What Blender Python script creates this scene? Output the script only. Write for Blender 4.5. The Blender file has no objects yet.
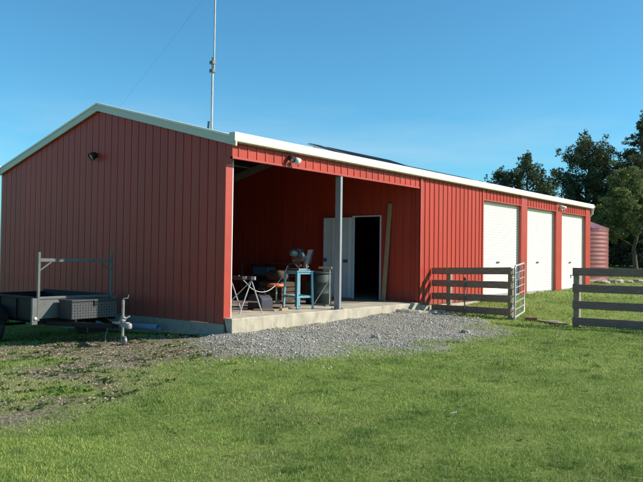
import bpy, math, random
import numpy as np
from mathutils import Vector, Matrix, noise as mnoise

random.seed(7)
RNG = np.random.default_rng(11)
scene = bpy.context.scene
C = scene.collection
R = math.radians
P = .2185                      # pitch of the wall sheeting ribs (m)
XG = -.154                     # gable sheet end beside the bay opening
XAP = XG - 17 * P              # ridge
XL = XG - 35 * P               # far side wall
YP = 6.046                     # partition wall closing the open bay
YE = 18.15                     # far end of the shed
ZE, ZA = 3.034, 4.015          # eave / ridge height of the cladding
ZL = 2.795                     # underside of the lintel
SL = (ZA - ZE) / (XG - XAP)
ZS = .098                      # top of the slab

# ------------------------------------------------------------------ helpers
class MB:
    def __init__(s): s.v = []; s.f = []; s.m = []; s.mi = 0; s.sm = []; s.smooth = False
    def add(s, vs, fs, smooth=None):
        o = len(s.v); s.v += [tuple(v) for v in vs]
        for f in fs:
            s.f.append(tuple(i + o for i in f)); s.m.append(s.mi); s.sm.append(s.smooth if smooth is None else smooth)
        return s
    def box(s, x0, x1, y0, y1, z0, z1):
        vs = [(x, y, z) for z in (z0, z1) for y in (y0, y1) for x in (x0, x1)]
        return s.add(vs, [(0, 2, 3, 1), (4, 5, 7, 6), (0, 1, 5, 4), (2, 6, 7, 3), (0, 4, 6, 2), (1, 3, 7, 5)])
    def beam(s, a, b, w, h, up=(0, 0, 1)):
        a, b = Vector(a), Vector(b); d = (b - a).normalized(); up = Vector(up)
        if abs(d.dot(up)) > .98: up = Vector((0, 1, 0))
        r = d.cross(up).normalized() * w / 2; u = r.cross(d).normalized() * h / 2
        vs = [p + i * r + j * u for p in (a, b) for i, j in ((-1, -1), (1, -1), (1, 1), (-1, 1))]
        return s.add(vs, [(0, 3, 2, 1), (4, 5, 6, 7), (0, 1, 5, 4), (1, 2, 6, 5), (2, 3, 7, 6), (3, 0, 4, 7)])
    def tube(s, pts, rad, n=10, cap=True):
        pts = [Vector(p) for p in pts]
        if not hasattr(rad, '__len__'): rad = [rad] * len(pts)
        vs, fs = [], []; prev = None
        for i, p in enumerate(pts):
            if i == 0: d = pts[1] - p
            elif i == len(pts) - 1: d = p - pts[i - 1]
            else: d = (pts[i + 1] - pts[i - 1])
            d.normalize()
            if prev is None:
                ref = Vector((0, 0, 1)) if abs(d.z) < .9 else Vector((1, 0, 0)); r = d.cross(ref).normalized()
            else:
                r = (prev - d * prev.dot(d)).normalized()
            prev = r; u = r.cross(d)
            for k in range(n):
                a = 2 * math.pi * k / n
                vs.append(p + (r * math.cos(a) + u * math.sin(a)) * rad[i])
        for i in range(len(pts) - 1):
            for k in range(n):
                k2 = (k + 1) % n
                fs.append((i * n + k, (i + 1) * n + k, (i + 1) * n + k2, i * n + k2))
        s.add(vs, fs, True)
        if cap:
            s.add(vs[:n], [tuple(range(n))], False); s.add(vs[-n:], [tuple(reversed(range(n)))], False)
        return s
    def lathe(s, prof, c=(0, 0, 0), axis=(0, 0, 1), n=24, smooth=True):
        ax = Vector(axis).normalized(); ref = Vector((1, 0, 0)) if abs(ax.x) < .9 else Vector((0, 1, 0))
        r = (ref - ax * ref.dot(ax)).normalized(); u = ax.cross(r); c = Vector(c)
        vs = []; fs = []
        for rr, h in prof:
            for k in range(n):
                a = 2 * math.pi * k / n
                vs.append(c + ax * h + (r * math.cos(a) + u * math.sin(a)) * rr)
        for i in range(len(prof) - 1):
            for k in range(n):
                k2 = (k + 1) % n
                fs.append((i * n + k, i * n + k2, (i + 1) * n + k2, (i + 1) * n + k))
        return s.add(vs, fs, smooth)
    def prism(s, poly, off):
        """poly: planar 3D loop, off: extrusion vector"""
        n = len(poly); off = Vector(off); vs = [Vector(p) for p in poly]; vs += [p + off for p in vs]
        fs = [tuple(range(n)), tuple(reversed(range(n, 2 * n)))]
        fs += [(i, i + n, (i + 1) % n + n, (i + 1) % n) for i in range(n)]
        return s.add(vs, fs)
    def xf(s, M):
        s.v = [tuple(M @ Vector(v)) for v in s.v]; return s
    def build(s, name, mat, parent=None, bevel=0, label=None):
        me = bpy.data.meshes.new(name); me.from_pydata(s.v, [], s.f)
        for m in (mat if isinstance(mat, (list, tuple)) else [mat]): me.materials.append(m)
        for p, mi, sm in zip(me.polygons, s.m, s.sm): p.material_index = mi; p.use_smooth = sm
        me.update(); me.validate()
        o = bpy.data.objects.new(name, me); C.objects.link(o)
        if parent is not None:
            o.parent = parent; o.matrix_parent_inverse = PINV.get(parent.name, Matrix())
        if bevel:
            b = o.modifiers.new('bevel', 'BEVEL'); b.width = bevel; b.segments = 2; b.limit_method = 'ANGLE'; b.angle_limit = R(40)
        if label: o['label'] = label
        return o
PINV = {}
def thing(name, label, cat, loc=(0, 0, 0), group=None):
    """Empty at the base of a thing; parts are written in world coordinates"""
    o = bpy.data.objects.new(name, None); C.objects.link(o); o.location = loc; o.empty_display_size = .2
    PINV[o.name] = Matrix.Translation(-Vector(loc))
    o['label'] = label; o['category'] = cat
    if group: o['group'] = group
    return o
def tag(o, label, cat, group=None, kind=None):
    if label: o['label'] = label
    if cat: o['category'] = cat
    if group: o['group'] = group
    if kind: o['kind'] = kind
    return o

# ------------------------------------------------------------------ materials
def mat(name, col, rough=.6, metal=0, var=.12, scale=6, bump=0, bscale=60, dirt_shade=None, dscale=1.3, dlo=.5, dhi=.75, spec=.5, stretch=None):
    m = bpy.data.materials.new(name); m.use_nodes = True; nt = m.node_tree; N = nt.nodes; L = nt.links
    b = N['Principled BSDF']; b.inputs['Roughness'].default_value = rough; b.inputs['Metallic'].default_value = metal
    b.inputs['Specular IOR Level'].default_value = spec
    tc = N.new('ShaderNodeTexCoord'); src = tc.outputs['Object']
    if stretch:
        mp = N.new('ShaderNodeMapping'); mp.inputs['Scale'].default_value = stretch; L.new(src, mp.inputs[0]); src = mp.outputs[0]
    n = N.new('ShaderNodeTexNoise'); n.inputs['Scale'].default_value = scale; n.inputs['Detail'].default_value = 6; L.new(src, n.inputs['Vector'])
    r = N.new('ShaderNodeValToRGB'); L.new(n.outputs['Fac'], r.inputs[0])
    r.color_ramp.elements[0].position = .3; r.color_ramp.elements[1].position = .7
    r.color_ramp.elements[0].color = tuple(c * (1 - var) for c in col) + (1,); r.color_ramp.elements[1].color = tuple(min(1, c * (1 + var)) for c in col) + (1,)
    out = r.outputs[0]
    if dirt_shade:
        n2 = N.new('ShaderNodeTexNoise'); n2.inputs['Scale'].default_value = dscale; n2.inputs['Detail'].default_value = 8; n2.inputs['Roughness'].default_value = .65; L.new(src, n2.inputs['Vector'])
        mr = N.new('ShaderNodeMapRange'); mr.inputs[1].default_value = dlo; mr.inputs[2].default_value = dhi; L.new(n2.outputs['Fac'], mr.inputs[0])
        mx = N.new('ShaderNodeMix'); mx.data_type = 'RGBA'; L.new(mr.outputs[0], mx.inputs[0]); L.new(out, mx.inputs[6]); mx.inputs[7].default_value = tuple(dirt_shade) + (1,); out = mx.outputs[2]
    L.new(out, b.inputs['Base Color'])
    if bump:
        n3 = N.new('ShaderNodeTexNoise'); n3.inputs['Scale'].default_value = bscale; n3.inputs['Detail'].default_value = 5; L.new(src, n3.inputs['Vector'])
        bp = N.new('ShaderNodeBump'); bp.inputs['Strength'].default_value = bump; bp.inputs['Distance'].default_value = .01; L.new(n3.outputs['Fac'], bp.inputs['Height']); L.new(bp.outputs[0], b.inputs['Normal'])
    return m

def red_sheet(name='red_sheet'):
    m = mat(name, (.43, .052, .031), .46, 0, .07, .9, .05, 4, dirt_shade=(.38, .075, .045), dscale=1.1, dlo=.5, dhi=.85, stretch=(6, 6, .6), spec=.28)
    nt = m.node_tree; N = nt.nodes; L = nt.links; b = N['Principled BSDF']; src = b.inputs['Base Color'].links[0].from_socket
    tc = N.new('ShaderNodeTexCoord'); sp = N.new('ShaderNodeSeparateXYZ'); L.new(tc.outputs['Object'], sp.inputs[0])
    ad = N.new('ShaderNodeMath'); L.new(sp.outputs[0], ad.inputs[0]); L.new(sp.outputs[1], ad.inputs[1])          # one tone per sheet (laps every four ribs)
    dv = N.new('ShaderNodeMath'); dv.operation = 'DIVIDE'; dv.inputs[1].default_value = P * 4; L.new(ad.outputs[0], dv.inputs[0])
    fl = N.new('ShaderNodeMath'); fl.operation = 'FLOOR'; L.new(dv.outputs[0], fl.inputs[0]); wn = N.new('ShaderNodeTexWhiteNoise'); wn.noise_dimensions = '1D'; L.new(fl.outputs[0], wn.inputs['W'])
    mr = N.new('ShaderNodeMapRange'); mr.inputs[3].default_value = .90; mr.inputs[4].default_value = 1.08; L.new(wn.outputs['Value'], mr.inputs[0])
    hs = N.new('ShaderNodeHueSaturation'); L.new(src, hs.inputs['Color']); L.new(mr.outputs[0], hs.inputs['Value'])
    n = N.new('ShaderNodeTexNoise'); n.inputs['Scale'].default_value = 5; n.inputs['Detail'].default_value = 6; L.new(tc.outputs['Object'], n.inputs['Vector'])
    ml = N.new('ShaderNodeMath'); ml.operation = 'MULTIPLY_ADD'; L.new(n.outputs['Fac'], ml.inputs[0]); ml.inputs[1].default_value = -.9; L.new(sp.outputs[2], ml.inputs[2])
    sr = N.new('ShaderNodeMapRange'); sr.inputs[1].default_value = .0; sr.inputs[2].default_value = -.42; sr.inputs[3].default_value = 0; sr.inputs[4].default_value = .5; L.new(ml.outputs[0], sr.inputs[0])
    mx = N.new('ShaderNodeMix'); mx.data_type = 'RGBA'; L.new(sr.outputs[0], mx.inputs[0]); L.new(hs.outputs[0], mx.inputs[6]); mx.inputs[7].default_value = (.22, .10, .07, 1); L.new(mx.outputs[2], b.inputs['Base Color'])
    return m
M = {}
M['red'] = red_sheet()
M['redtrim'] = mat('red_trim', (.42, .054, .032), .4, 0, .08, 3, .03, 20)
M['cream'] = mat('cream_paint', (.80, .765, .65), .4, 0, .04, 2, .03, 15, dirt_shade=(.62, .58, .47), dscale=2, dlo=.55, dhi=.9)
M['cream_shade'] = mat('cream_shaded', (.55, .50, .40), .4, 0, .05, 2, .03, 15)  # same cream as the trim, darkened for the shade on the gable side
M['door'] = mat('cream_roller_sheet', (.80, .755, .66), .45, 0, .03, 1.5, .02, 10, dirt_shade=(.66, .61, .50), dscale=1.2, dlo=.55, dhi=.9)
M['concrete'] = mat('concrete', (.44, .39, .30), .9, 0, .18, 3, .5, 70, dirt_shade=(.24, .20, .16), dscale=3.5, dlo=.52, dhi=.75)
M['dado'] = mat('concrete_base', (.36, .32, .26), .9, 0, .25, 4, .6, 50, dirt_shade=(.14, .13, .12), dscale=4, dlo=.45, dhi=.75)
M['galv'] = mat('galvanised_steel', (.42, .43, .43), .5, .3, .12, 9, .05, 40)
M['poststeel'] = mat('post_paint', (.29, .31, .33), .45, .15, .06, 5, .04, 30)
M['wdoor'] = mat('white_door_paint', (.62, .68, .72), .5, 0, .06, 3, .05, 20)
M['darksteel'] = mat('dark_interior_steel', (.14, .14, .14), .6, .3, .1, 5)
M['roofwhite'] = mat('roof_sheet', (.72, .71, .64), .4, 0, .05, 2)
M['dimming'] = mat('bay_dimming_black', (.035, .035, .035), .8, 0, .2, 4)  # for the added sheet that soaks up bounce light in the bay
M['floor'] = mat('shade_darkened_floor', (.30, .26, .20), .9, 0, .25, 2, .4, 60, dirt_shade=(.07, .06, .05), dscale=1.6, dlo=.42, dhi=.62)  # inner floor and its dark blotches stand in for shade inside the bay
M['panel'] = mat('solar_glass', (.008, .009, .014), .6, 0, .2, 12, spec=.08)
M['alu'] = mat('aluminium', (.40, .41, .42), .45, .4, .06, 10)
M['black'] = mat('black_plastic', (.012, .012, .014), .4, 0, .2, 12)
M['white'] = mat('white_plastic', (.75, .75, .74), .35, 0, .04, 12)
M['glass'] = mat('lamp_glass', (.35, .36, .38), .08, .3, .04, 12)
M['fence'] = mat('weathered_rail', (.36, .25, .19), .85, 0, .35, 5, .6, 60, dirt_shade=(.20, .14, .10), dscale=6, dlo=.45, dhi=.7, stretch=(1, 6, 14))
M['fence2'] = mat('grey_weathered_rail', (.31, .19, .155), .85, 0, .3, 5, .6, 60, dirt_shade=(.19, .12, .10), dscale=6, dlo=.45, dhi=.7, stretch=(1, 6, 14))
M['fpost'] = mat('pale_fence_post', (.34, .28, .20), .9, 0, .25, 7, .6, 50, dirt_shade=(.16, .13, .10), dscale=8, stretch=(8, 8, 1))
M['plank'] = mat('bare_pine', (.36, .25, .15), .75, 0, .2, 5, .3, 40, stretch=(10, 10, 1))
M['tsteel'] = mat('trailer_paint', (.011, .011, .012), .6, .0, .25, 7, .1, 40, spec=.2, dirt_shade=(.035, .03, .027), dscale=5, dlo=.55, dhi=.8)
M['tgrey'] = mat('trailer_grey_sheet', (.12, .125, .12), .6, .0, .15, 6, .1, 40)
M['rack'] = mat('rack_paint', (.12, .122, .115), .55, .0, .15, 9)
M['hitch'] = mat('dull_zinc', (.27, .27, .26), .55, .2, .2, 12, dirt_shade=(.12, .09, .07), dscale=9, dlo=.5, dhi=.7)
M['mark'] = mat('tread_mark', (.22, .22, .22), .35, .5, .1, 9)
M['checker'] = mat('checker_plate', (.05, .052, .054), .5, .3, .1, 10)
M['rubber'] = mat('tyre_rubber', (.022, .022, .022), .85, 0, .2, 20, .3, 80)
M['rim'] = mat('rim_steel', (.30, .30, .31), .45, .6, .15, 12)
M['refl'] = mat('reflector', (.75, .72, .66), .2, 0, .05, 12)
M['pvc'] = mat('grey_blue_pipe', (.17, .24, .34), .4, 0, .08, 5)
M['blue'] = mat('blue_bench_paint', (.20, .42, .52), .42, .1, .12, 8, .05, 30)
M['bluedark'] = mat('blue_sheet', (.07, .20, .30), .45, .1, .15, 6)
M['teal'] = mat('teal_motor_housing', (.06, .16, .16), .35, .2, .15, 12)
M['sawgrey'] = mat('saw_casting', (.36, .38, .38), .32, .8, .15, 14)
M['yellow'] = mat('yellow_guard_edge', (.45, .33, .10), .45, 0, .15, 14)
M['orange'] = mat('orange_vinyl', (.62, .17, .08), .4, 0, .1, 8)
M['sack'] = mat('brown_sack', (.07, .05, .03), .9, 0, .25, 8, .5, 30)
M['drum'] = mat('green_drum', (.004, .016, .015), .6, 0, .15, 5)
M['bag'] = mat('dark_bag', (.03, .035, .05), .7, 0, .25, 9, .3, 30)
M['cord'] = mat('pale_cord', (.55, .56, .55), .5, 0, .08, 9)
M['stone'] = mat('pale_rubble', (.42, .37, .28), .9, 0, .2, 12, .6, 60)
M['brick'] = mat('brick', (.28, .12, .07), .9, 0, .25, 20, .5, 80)
M['bark'] = mat('bark', (.10, .078, .062), .95, 0, .35, 8, .8, 30, stretch=(3, 3, .6))
M['tankred'] = mat('tank_sheet', (.46, .17, .16), .30, .5, .1, 4, .02, 10)

def leaf_mat(name, a, b_, trans=.25):
    m = bpy.data.materials.new(name); m.use_nodes = True; nt = m.node_tree; N = nt.nodes; L = nt.links
    b = N['Principled BSDF']; b.inputs['Roughness'].default_value = .6; b.inputs['Specular IOR Level'].default_value = .25
    at = N.new('ShaderNodeAttribute'); at.attribute_name = 'tint'
    tc = N.new('ShaderNodeTexCoord'); n = N.new('ShaderNodeTexNoise'); n.inputs['Scale'].default_value = .5; n.inputs['Detail'].default_value = 5; L.new(tc.outputs['Object'], n.inputs['Vector'])
    ad = N.new('ShaderNodeMath'); ad.operation = 'MULTIPLY_ADD'; L.new(n.outputs['Fac'], ad.inputs[0]); ad.inputs[1].default_value = .9; 
    sb = N.new('ShaderNodeMath'); sb.operation = 'SUBTRACT'; L.new(at.outputs['Fac'], sb.inputs[0]); sb.inputs[1].default_value = .45; L.new(sb.outputs[0], ad.inputs[2])
    r = N.new('ShaderNodeValToRGB'); L.new(ad.outputs[0], r.inputs[0]); r.color_ramp.elements[0].color = tuple(a) + (1,); r.color_ramp.elements[1].color = tuple(b_) + (1,)
    L.new(r.outputs[0], b.inputs['Base Color'])
    t = N.new('ShaderNodeBsdfTranslucent'); L.new(r.outputs[0], t.inputs[0])
    mx = N.new('ShaderNodeMixShader'); mx.inputs[0].default_value = trans; L.new(b.outputs[0], mx.inputs[1]); L.new(t.outputs[0], mx.inputs[2]); L.new(mx.outputs[0], N['Material Output'].inputs[0])
    return m
M['cas'] = leaf_mat('casuarina_leaf', (.035, .055, .026), (.105, .13, .06))
M['cas2'] = leaf_mat('conifer_leaf', (.035, .055, .030), (.115, .13, .065))
M['broad'] = leaf_mat('broadleaf_leaf', (.07, .10, .03), (.26, .30, .10))
M['shrub'] = leaf_mat('shrub_leaf', (.11, .12, .035), (.22, .21, .08))
M['brush'] = leaf_mat('brush_leaf', (.05, .055, .03), (.12, .11, .06))

# ------------------------------------------------------------------ terrain
CTRL = np.array([(0, 0, -.20), (.05, 1.7, -.17), (.1, 3, -.13), (.1, 5, -.09), (.2, 6.5, -.08), (0, 9.4, .02), (0, 11.8, .09), (0, 14.7, .13), (0, 18, .17),
                 (2.3, 6.1, -.17), (4.8, 6.2, -.17), (-1.1, 0, -.25), (-2.7, 0, -.33), (-5, 0, -.42), (-8, -1, -.45), (-3.4, -2.2, -.41), (-1.1, -1.3, -.32), (8, -8, -.35),
                 (3, -3, -.33), (1.4, -.8, -.26), (3, 2, -.22), (-.3, 21, .36), (2, 20, .22), (8, 12, -.05), (12, 2, -.3), (-4, -8, -.5), (4, 30, .52), (0, 36, .70), (14, 34, .6), (-12, 22, .4), (-12, 8, -.2), (-6, 45, .9), (10, 50, .9)], float)
def _k(d): return np.sqrt(d * d + 9.0)
_A = _k(np.hypot(CTRL[:, None, 0] - CTRL[None, :, 0], CTRL[:, None, 1] - CTRL[None, :, 1])); _w = np.linalg.solve(_A + np.eye(len(CTRL)) * .02, CTRL[:, 2] - .1)
def hash2(ix, iy, s):
    h = (ix.astype(np.int64) * 374761393 + iy.astype(np.int64) * 668265263 + s * 1274126177) & 0xFFFFFFFF
    h = ((h ^ (h >> 13)) * 1274126177) & 0xFFFFFFFF
    return ((h ^ (h >> 16)) & 0xFFFFFF) / float(0xFFFFFF)
def vnoise(x, y, sc, s=0):
    x = x / sc; y = y / sc; ix = np.floor(x); iy = np.floor(y); fx = x - ix; fy = y - iy
    fx = fx * fx * (3 - 2 * fx); fy = fy * fy * (3 - 2 * fy)
    a = hash2(ix, iy, s); b = hash2(ix + 1, iy, s); c = hash2(ix, iy + 1, s); d = hash2(ix + 1, iy + 1, s)
    return (a * (1 - fx) + b * fx) * (1 - fy) + (c * (1 - fx) + d * fx) * fy
def fbm(x, y, sc, s=0, o=4):
    t = 0; a = .5; tot = 0
    for i in range(o):
        t = t + a * vnoise(x + 31.7 * i, y - 17.3 * i, sc / 2 ** i, s + i); tot += a; a *= .55
    return t / tot
def sdpoly(x, y, poly):
    """signed distance, positive inside"""
    poly = np.array(poly); n = len(poly); d = np.full(x.shape, 1e9); ins = np.zeros(x.shape, bool)
    for i in range(n):
        a = poly[i]; b = poly[(i + 1) % n]; ex, ey = b - a; t = np.clip(((x - a[0]) * ex + (y - a[1]) * ey) / (ex * ex + ey * ey), 0, 1)
        d = np.minimum(d, np.hypot(x - a[0] - t * ex, y - a[1] - t * ey))
        c = ((a[1] > y) != (b[1] > y)) & (x < (b[0] - a[0]) * (y - a[1]) / (b[1] - a[1] + 1e-12) + a[0]); ins ^= c
    return np.where(ins, d, -d)
GRAVEL = [(-.3, .0), (.25, -.35), (1.3, -.75), (2.15, -.75), (2.6, -.4), (2.8, .3), (2.95, 1.1), (3.0, 2.2), (2.8, 3.4), (2.2, 4.6), (1.3, 5.5), (.5, 6.0), (-.3, 6.2)]
BARE = [(-9, -2.2), (-3.5, -2.3), (-1.6, -.9), (-.2, .3), (.6, -.3), (1.2, -.9), (1.5, -1.7), (1.3, -2.2), (1.6, -2.9), (2.2, -4.1), (2.5, -4.9), (1, -6), (-9, -7)]
def gmask(x, y):
    e = fbm(x, y, 1.0, 5, 5) - .5
    return np.clip((sdpoly(x, y, GRAVEL) + e * 2.2) / .8 + .5, 0, 1)
def bmask(x, y):
    e = fbm(x, y, 1.3, 15) - .5; s = sdpoly(x, y, BARE) + e * 1.6
    m = np.clip(s / .7 + .5, 0, 1)
    patch = np.clip((fbm(x, y, 1.0, 25, 5) - .41) / .2, 0, 1)
    path = np.clip((sdpoly(x, y, [(-3.2, -1.2), (-.2, .4), (.9, -.3), (1.3, -.95), (.6, -1.9), (-1.5, -2.1)]) + e * .7) / .3 + .5, 0, 1)
    return np.clip(np.maximum(m * patch, path * (.55 + .45 * patch)), 0, 1)
def GH(x, y):
    x = np.asarray(x, float); y = np.asarray(y, float)
    cx = np.clip(x, -14, 18); cy = np.clip(y, -14, 55)
    z = np.full(cx.shape, .1)
    for (a, b, _), w in zip(CTRL, _w): z = z + w * _k(np.hypot(cx - a, cy - b))
    z = z + (fbm(x, y, 1.6, 3) - .5) * .06 + (fbm(x, y, .42, 9, 2) - .5) * .035
    inshed = (x < .1) & (x > XL - .1) & (y > .05) & (y < YE)
    z = z + gmask(x, y) * (.01 + .06 * fbm(x, y, .6, 40)) * (~inshed)
    return np.where(inshed, np.minimum(z, -.12), z)
def gz(x, y): return float(GH(np.array([x]), np.array([y]))[0])

def axis_coords(lo, hi, step, far):
    a = np.arange(lo, hi + 1e-6, step); out = []; d = step; v = hi
    while v < far: d *= 1.22; v += d; out.append(v)
    b = []; d = step; v = lo
    while v > -far: d *= 1.22; v -= d; b.append(v)
    return np.array(b[::-1] + list(a) + out)
def np_mesh(name, V, F, mats, attr=None, smooth=False):
    me = bpy.data.meshes.new(name); V = np.asarray(V, np.float32); F = np.asarray(F, np.int32); n, k = F.shape
    me.vertices.add(len(V)); me.vertices.foreach_set('co', V.ravel()); me.loops.add(n * k); me.loops.foreach_set('vertex_index', F.ravel())
    me.polygons.add(n); me.polygons.foreach_set('loop_start', np.arange(0, n * k, k, dtype=np.int32)); me.polygons.foreach_set('loop_total', np.full(n, k, np.int32))
    for m in mats: me.materials.append(m)
    for nm, vals in (attr or {}).items():
        a = me.attributes.new(nm, 'FLOAT', 'POINT'); a.data.foreach_set('value', np.asarray(vals, np.float32))
    me.update(calc_edges=True)
    if smooth: me.polygons.foreach_set('use_smooth', np.ones(n, bool))
    o = bpy.data.objects.new(name, me); C.objects.link(o); return o

xs = axis_coords(-9, 12, .11, 700); ys = axis_coords(-8, 13, .11, 900)
GX, GY = np.meshgrid(xs, ys); gx = GX.ravel(); gy = GY.ravel(); gzv = GH(gx, gy)
nx = len(xs); idx = np.arange(len(gx)).reshape(len(ys), nx)
F = np.stack([idx[:-1, :-1].ravel(), idx[:-1, 1:].ravel(), idx[1:, 1:].ravel(), idx[1:, :-1].ravel()], 1)
def ground_mat():
    m = bpy.data.materials.new('lawn_soil'); m.use_nodes = True; nt = m.node_tree; N = nt.nodes; L = nt.links
    b = N['Principled BSDF']; b.inputs['Roughness'].default_value = .95; b.inputs['Specular IOR Level'].default_value = .15
    tc = N.new('ShaderNodeTexCoord')
    def ns(sc, det=6, rg=.6):
        n = N.new('ShaderNodeTexNoise'); n.inputs['Scale'].default_value = sc; n.inputs['Detail'].default_value = det; n.inputs['Roughness'].default_value = rg; L.new(tc.outputs['Object'], n.inputs['Vector']); return n.outputs['Fac']
    def ramp(f, stops):
        r = N.new('ShaderNodeValToRGB'); L.new(f, r.inputs[0]); e = r.color_ramp.elements
        e[0].position, e[0].color = stops[0][0], stops[0][1] + (1,); e[1].position, e[1].color = stops[-1][0], stops[-1][1] + (1,)
        for p, c in stops[1:-1]: x = e.new(p); x.color = c + (1,)
        return r.outputs[0]
    def mix(f, a, c):
        x = N.new('ShaderNodeMix'); x.data_type = 'RGBA'; L.new(f, x.inputs[0]); L.new(a, x.inputs[6]); L.new(c, x.inputs[7]); return x.outputs[2]
    grass = ramp(ns(14), [(.3, (.08, .10, .022)), (.5, (.19, .24, .05)), (.7, (.32, .34, .10))])
    grass2 = ramp(ns(.6, 4), [(.35, (.14, .21, .04)), (.65, (.28, .32, .09))])
    gmx = N.new('ShaderNodeMix'); gmx.data_type = 'RGBA'; gmx.inputs[0].default_value = .5; L.new(grass, gmx.inputs[6]); L.new(grass2, gmx.inputs[7])
    bare = ramp(ns(22, 8, .7), [(.36, (.075, .058, .042)), (.48, (.19, .155, .11)), (.56, (.29, .245, .175)), (.68, (.46, .41, .31))])
    grav = ramp(ns(45, 8, .8), [(.36, (.10, .09, .078)), (.5, (.30, .275, .235)), (.62, (.50, .465, .40))])
    a1 = N.new('ShaderNodeAttribute'); a1.attribute_name = 'bare'; a2 = N.new('ShaderNodeAttribute'); a2.attribute_name = 'gravel'
    c = mix(a1.outputs['Fac'], gmx.outputs[2], bare); c = mix(a2.outputs['Fac'], c, grav); L.new(c, b.inputs['Base Color'])
    bp = N.new('ShaderNodeBump'); bp.inputs['Strength'].default_value = .9; bp.inputs['Distance'].default_value = .03; L.new(ns(28, 8, .75), bp.inputs['Height']); L.new(bp.outputs[0], b.inputs['Normal'])
    return m
g = np_mesh('ground', np.stack([gx, gy, gzv], 1), F, [ground_mat()], {'bare': bmask(gx, gy), 'gravel': gmask(gx, gy)}, True)
g['kind'] = 'structure'

# ------------------------------------------------------------------ grass, gravel, chips, weeds
CX, CY, CZ = 8.394, -8.015, 1.162
HEAD = math.atan2(.778, -.628)
def sector(n, r0, r1, half=R(40)):
    r = np.sqrt(RNG.random(n) * (r1 * r1 - r0 * r0) + r0 * r0); a = HEAD + (RNG.random(n) * 2 - 1) * half
    return CX + r * np.cos(a), CY + r * np.sin(a)
def area(r0, r1, half=R(40)): return half * (r1 * r1 - r0 * r0)
def free(x, y): return ~((x < .06) & (x > XL - .05) & (y > .0) & (y < YE + .1))
def blades(x, y, h, w, lean=.5):
    n = len(x); z = GH(x, y); a = RNG.random(n) * 2 * math.pi; l = h * (RNG.random(n) * lean + .1); b = RNG.random(n) * 2 * math.pi
    dx, dy = np.cos(a) * w / 2, np.sin(a) * w / 2; lx, ly = np.cos(b) * l, np.sin(b) * l
    V = np.empty((n, 5, 3)); V[:, 0] = np.stack([x - dx, y - dy, z - .005], 1); V[:, 1] = np.stack([x + dx, y + dy, z - .005], 1)
    V[:, 2] = np.stack([x + dx * .7 + lx * .35, y + dy * .7 + ly * .35, z + h * .6], 1); V[:, 3] = np.stack([x - dx * .7 + lx * .35, y - dy * .7 + ly * .35, z + h * .6], 1)
    V[:, 4] = np.stack([x + lx, y + ly, z + h], 1)
    o = np.arange(n)[:, None] * 5
    F = np.concatenate([o + np.array([[0, 1, 2]]), o + np.array([[0, 2, 3]]), o + np.array([[3, 2, 4]])], 0)
    return V.reshape(-1, 3), F
allV, allF, allT = [], [], []; off = 0
for r0, r1, dens, w, hm in ((3.4, 6.5, 9500, .0036, .9), (6.5, 9.5, 5200, .005, .95), (9.5, 14, 2300, .009, 1), (14, 22, 700, .015, 1.05), (22, 42, 130, .035, 1.3)):
    n = int(area(r0, r1) * dens); x, y = sector(n, r0, r1)
    k = free(x, y); x, y = x[k], y[k]
    gm, bm = gmask(x, y), bmask(x, y); clump = fbm(x, y, .22, 60, 3); big = fbm(x, y, 2.2, 70, 3)
    keep = RNG.random(len(x)) < (1 - .975 * gm) * (1 - .74 * bm) * np.clip(.6 + 1.3 * (clump - .3), .3, 1)
    x, y, clump, big, bm = x[keep], y[keep], clump[keep], big[keep], bm[keep]
    tall = np.clip((fbm(x, y, .22, 61, 2) - .70) * 6, 0, 1)
    h = (.009 + .022 * np.clip(clump - .2, 0, 1) + .008 * big + .022 * tall) * (.55 + .9 * RNG.random(len(x))) * hm * (1 - .35 * bm)
    edge = np.exp(-np.maximum(0, np.abs(y - 6.2) - .05) / .12) * (x > 1) + np.exp(-np.clip(x - .06, 0, 9) / .12) * (y > 6.3) * .6
    h = h * (1 + 1.1 * edge)
    V, Fc = blades(x, y, h, w * (.7 + .6 * RNG.random(len(x))), .9)
    t = np.clip(.52 + (fbm(x, y, 1.8, 95, 4) - .5) * 1.5 + (RNG.random(len(x)) - .5) * .45 + (fbm(x, y, .3, 90, 2) - .5) * .6 - .5 * tall, 0, 1); t = np.where(RNG.random(len(x)) < .05 + .25 * np.clip((fbm(x, y, .8, 97, 3) - .6) * 5, 0, 1) + .3 * bm + .55 * np.clip((sdpoly(x, y, BARE) + (fbm(x, y, 1.2, 131, 4) - .5) * 3) / 1.2 + .75, 0, 1) * np.clip((fbm(x, y, .7, 133, 4) - .42) * 5, 0, 1), 2.0 - .6 * RNG.random(len(x)), t)
    allV.append(V); allF.append(Fc + off); allT.append(np.repeat(t, 5)); off += len(V)
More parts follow.
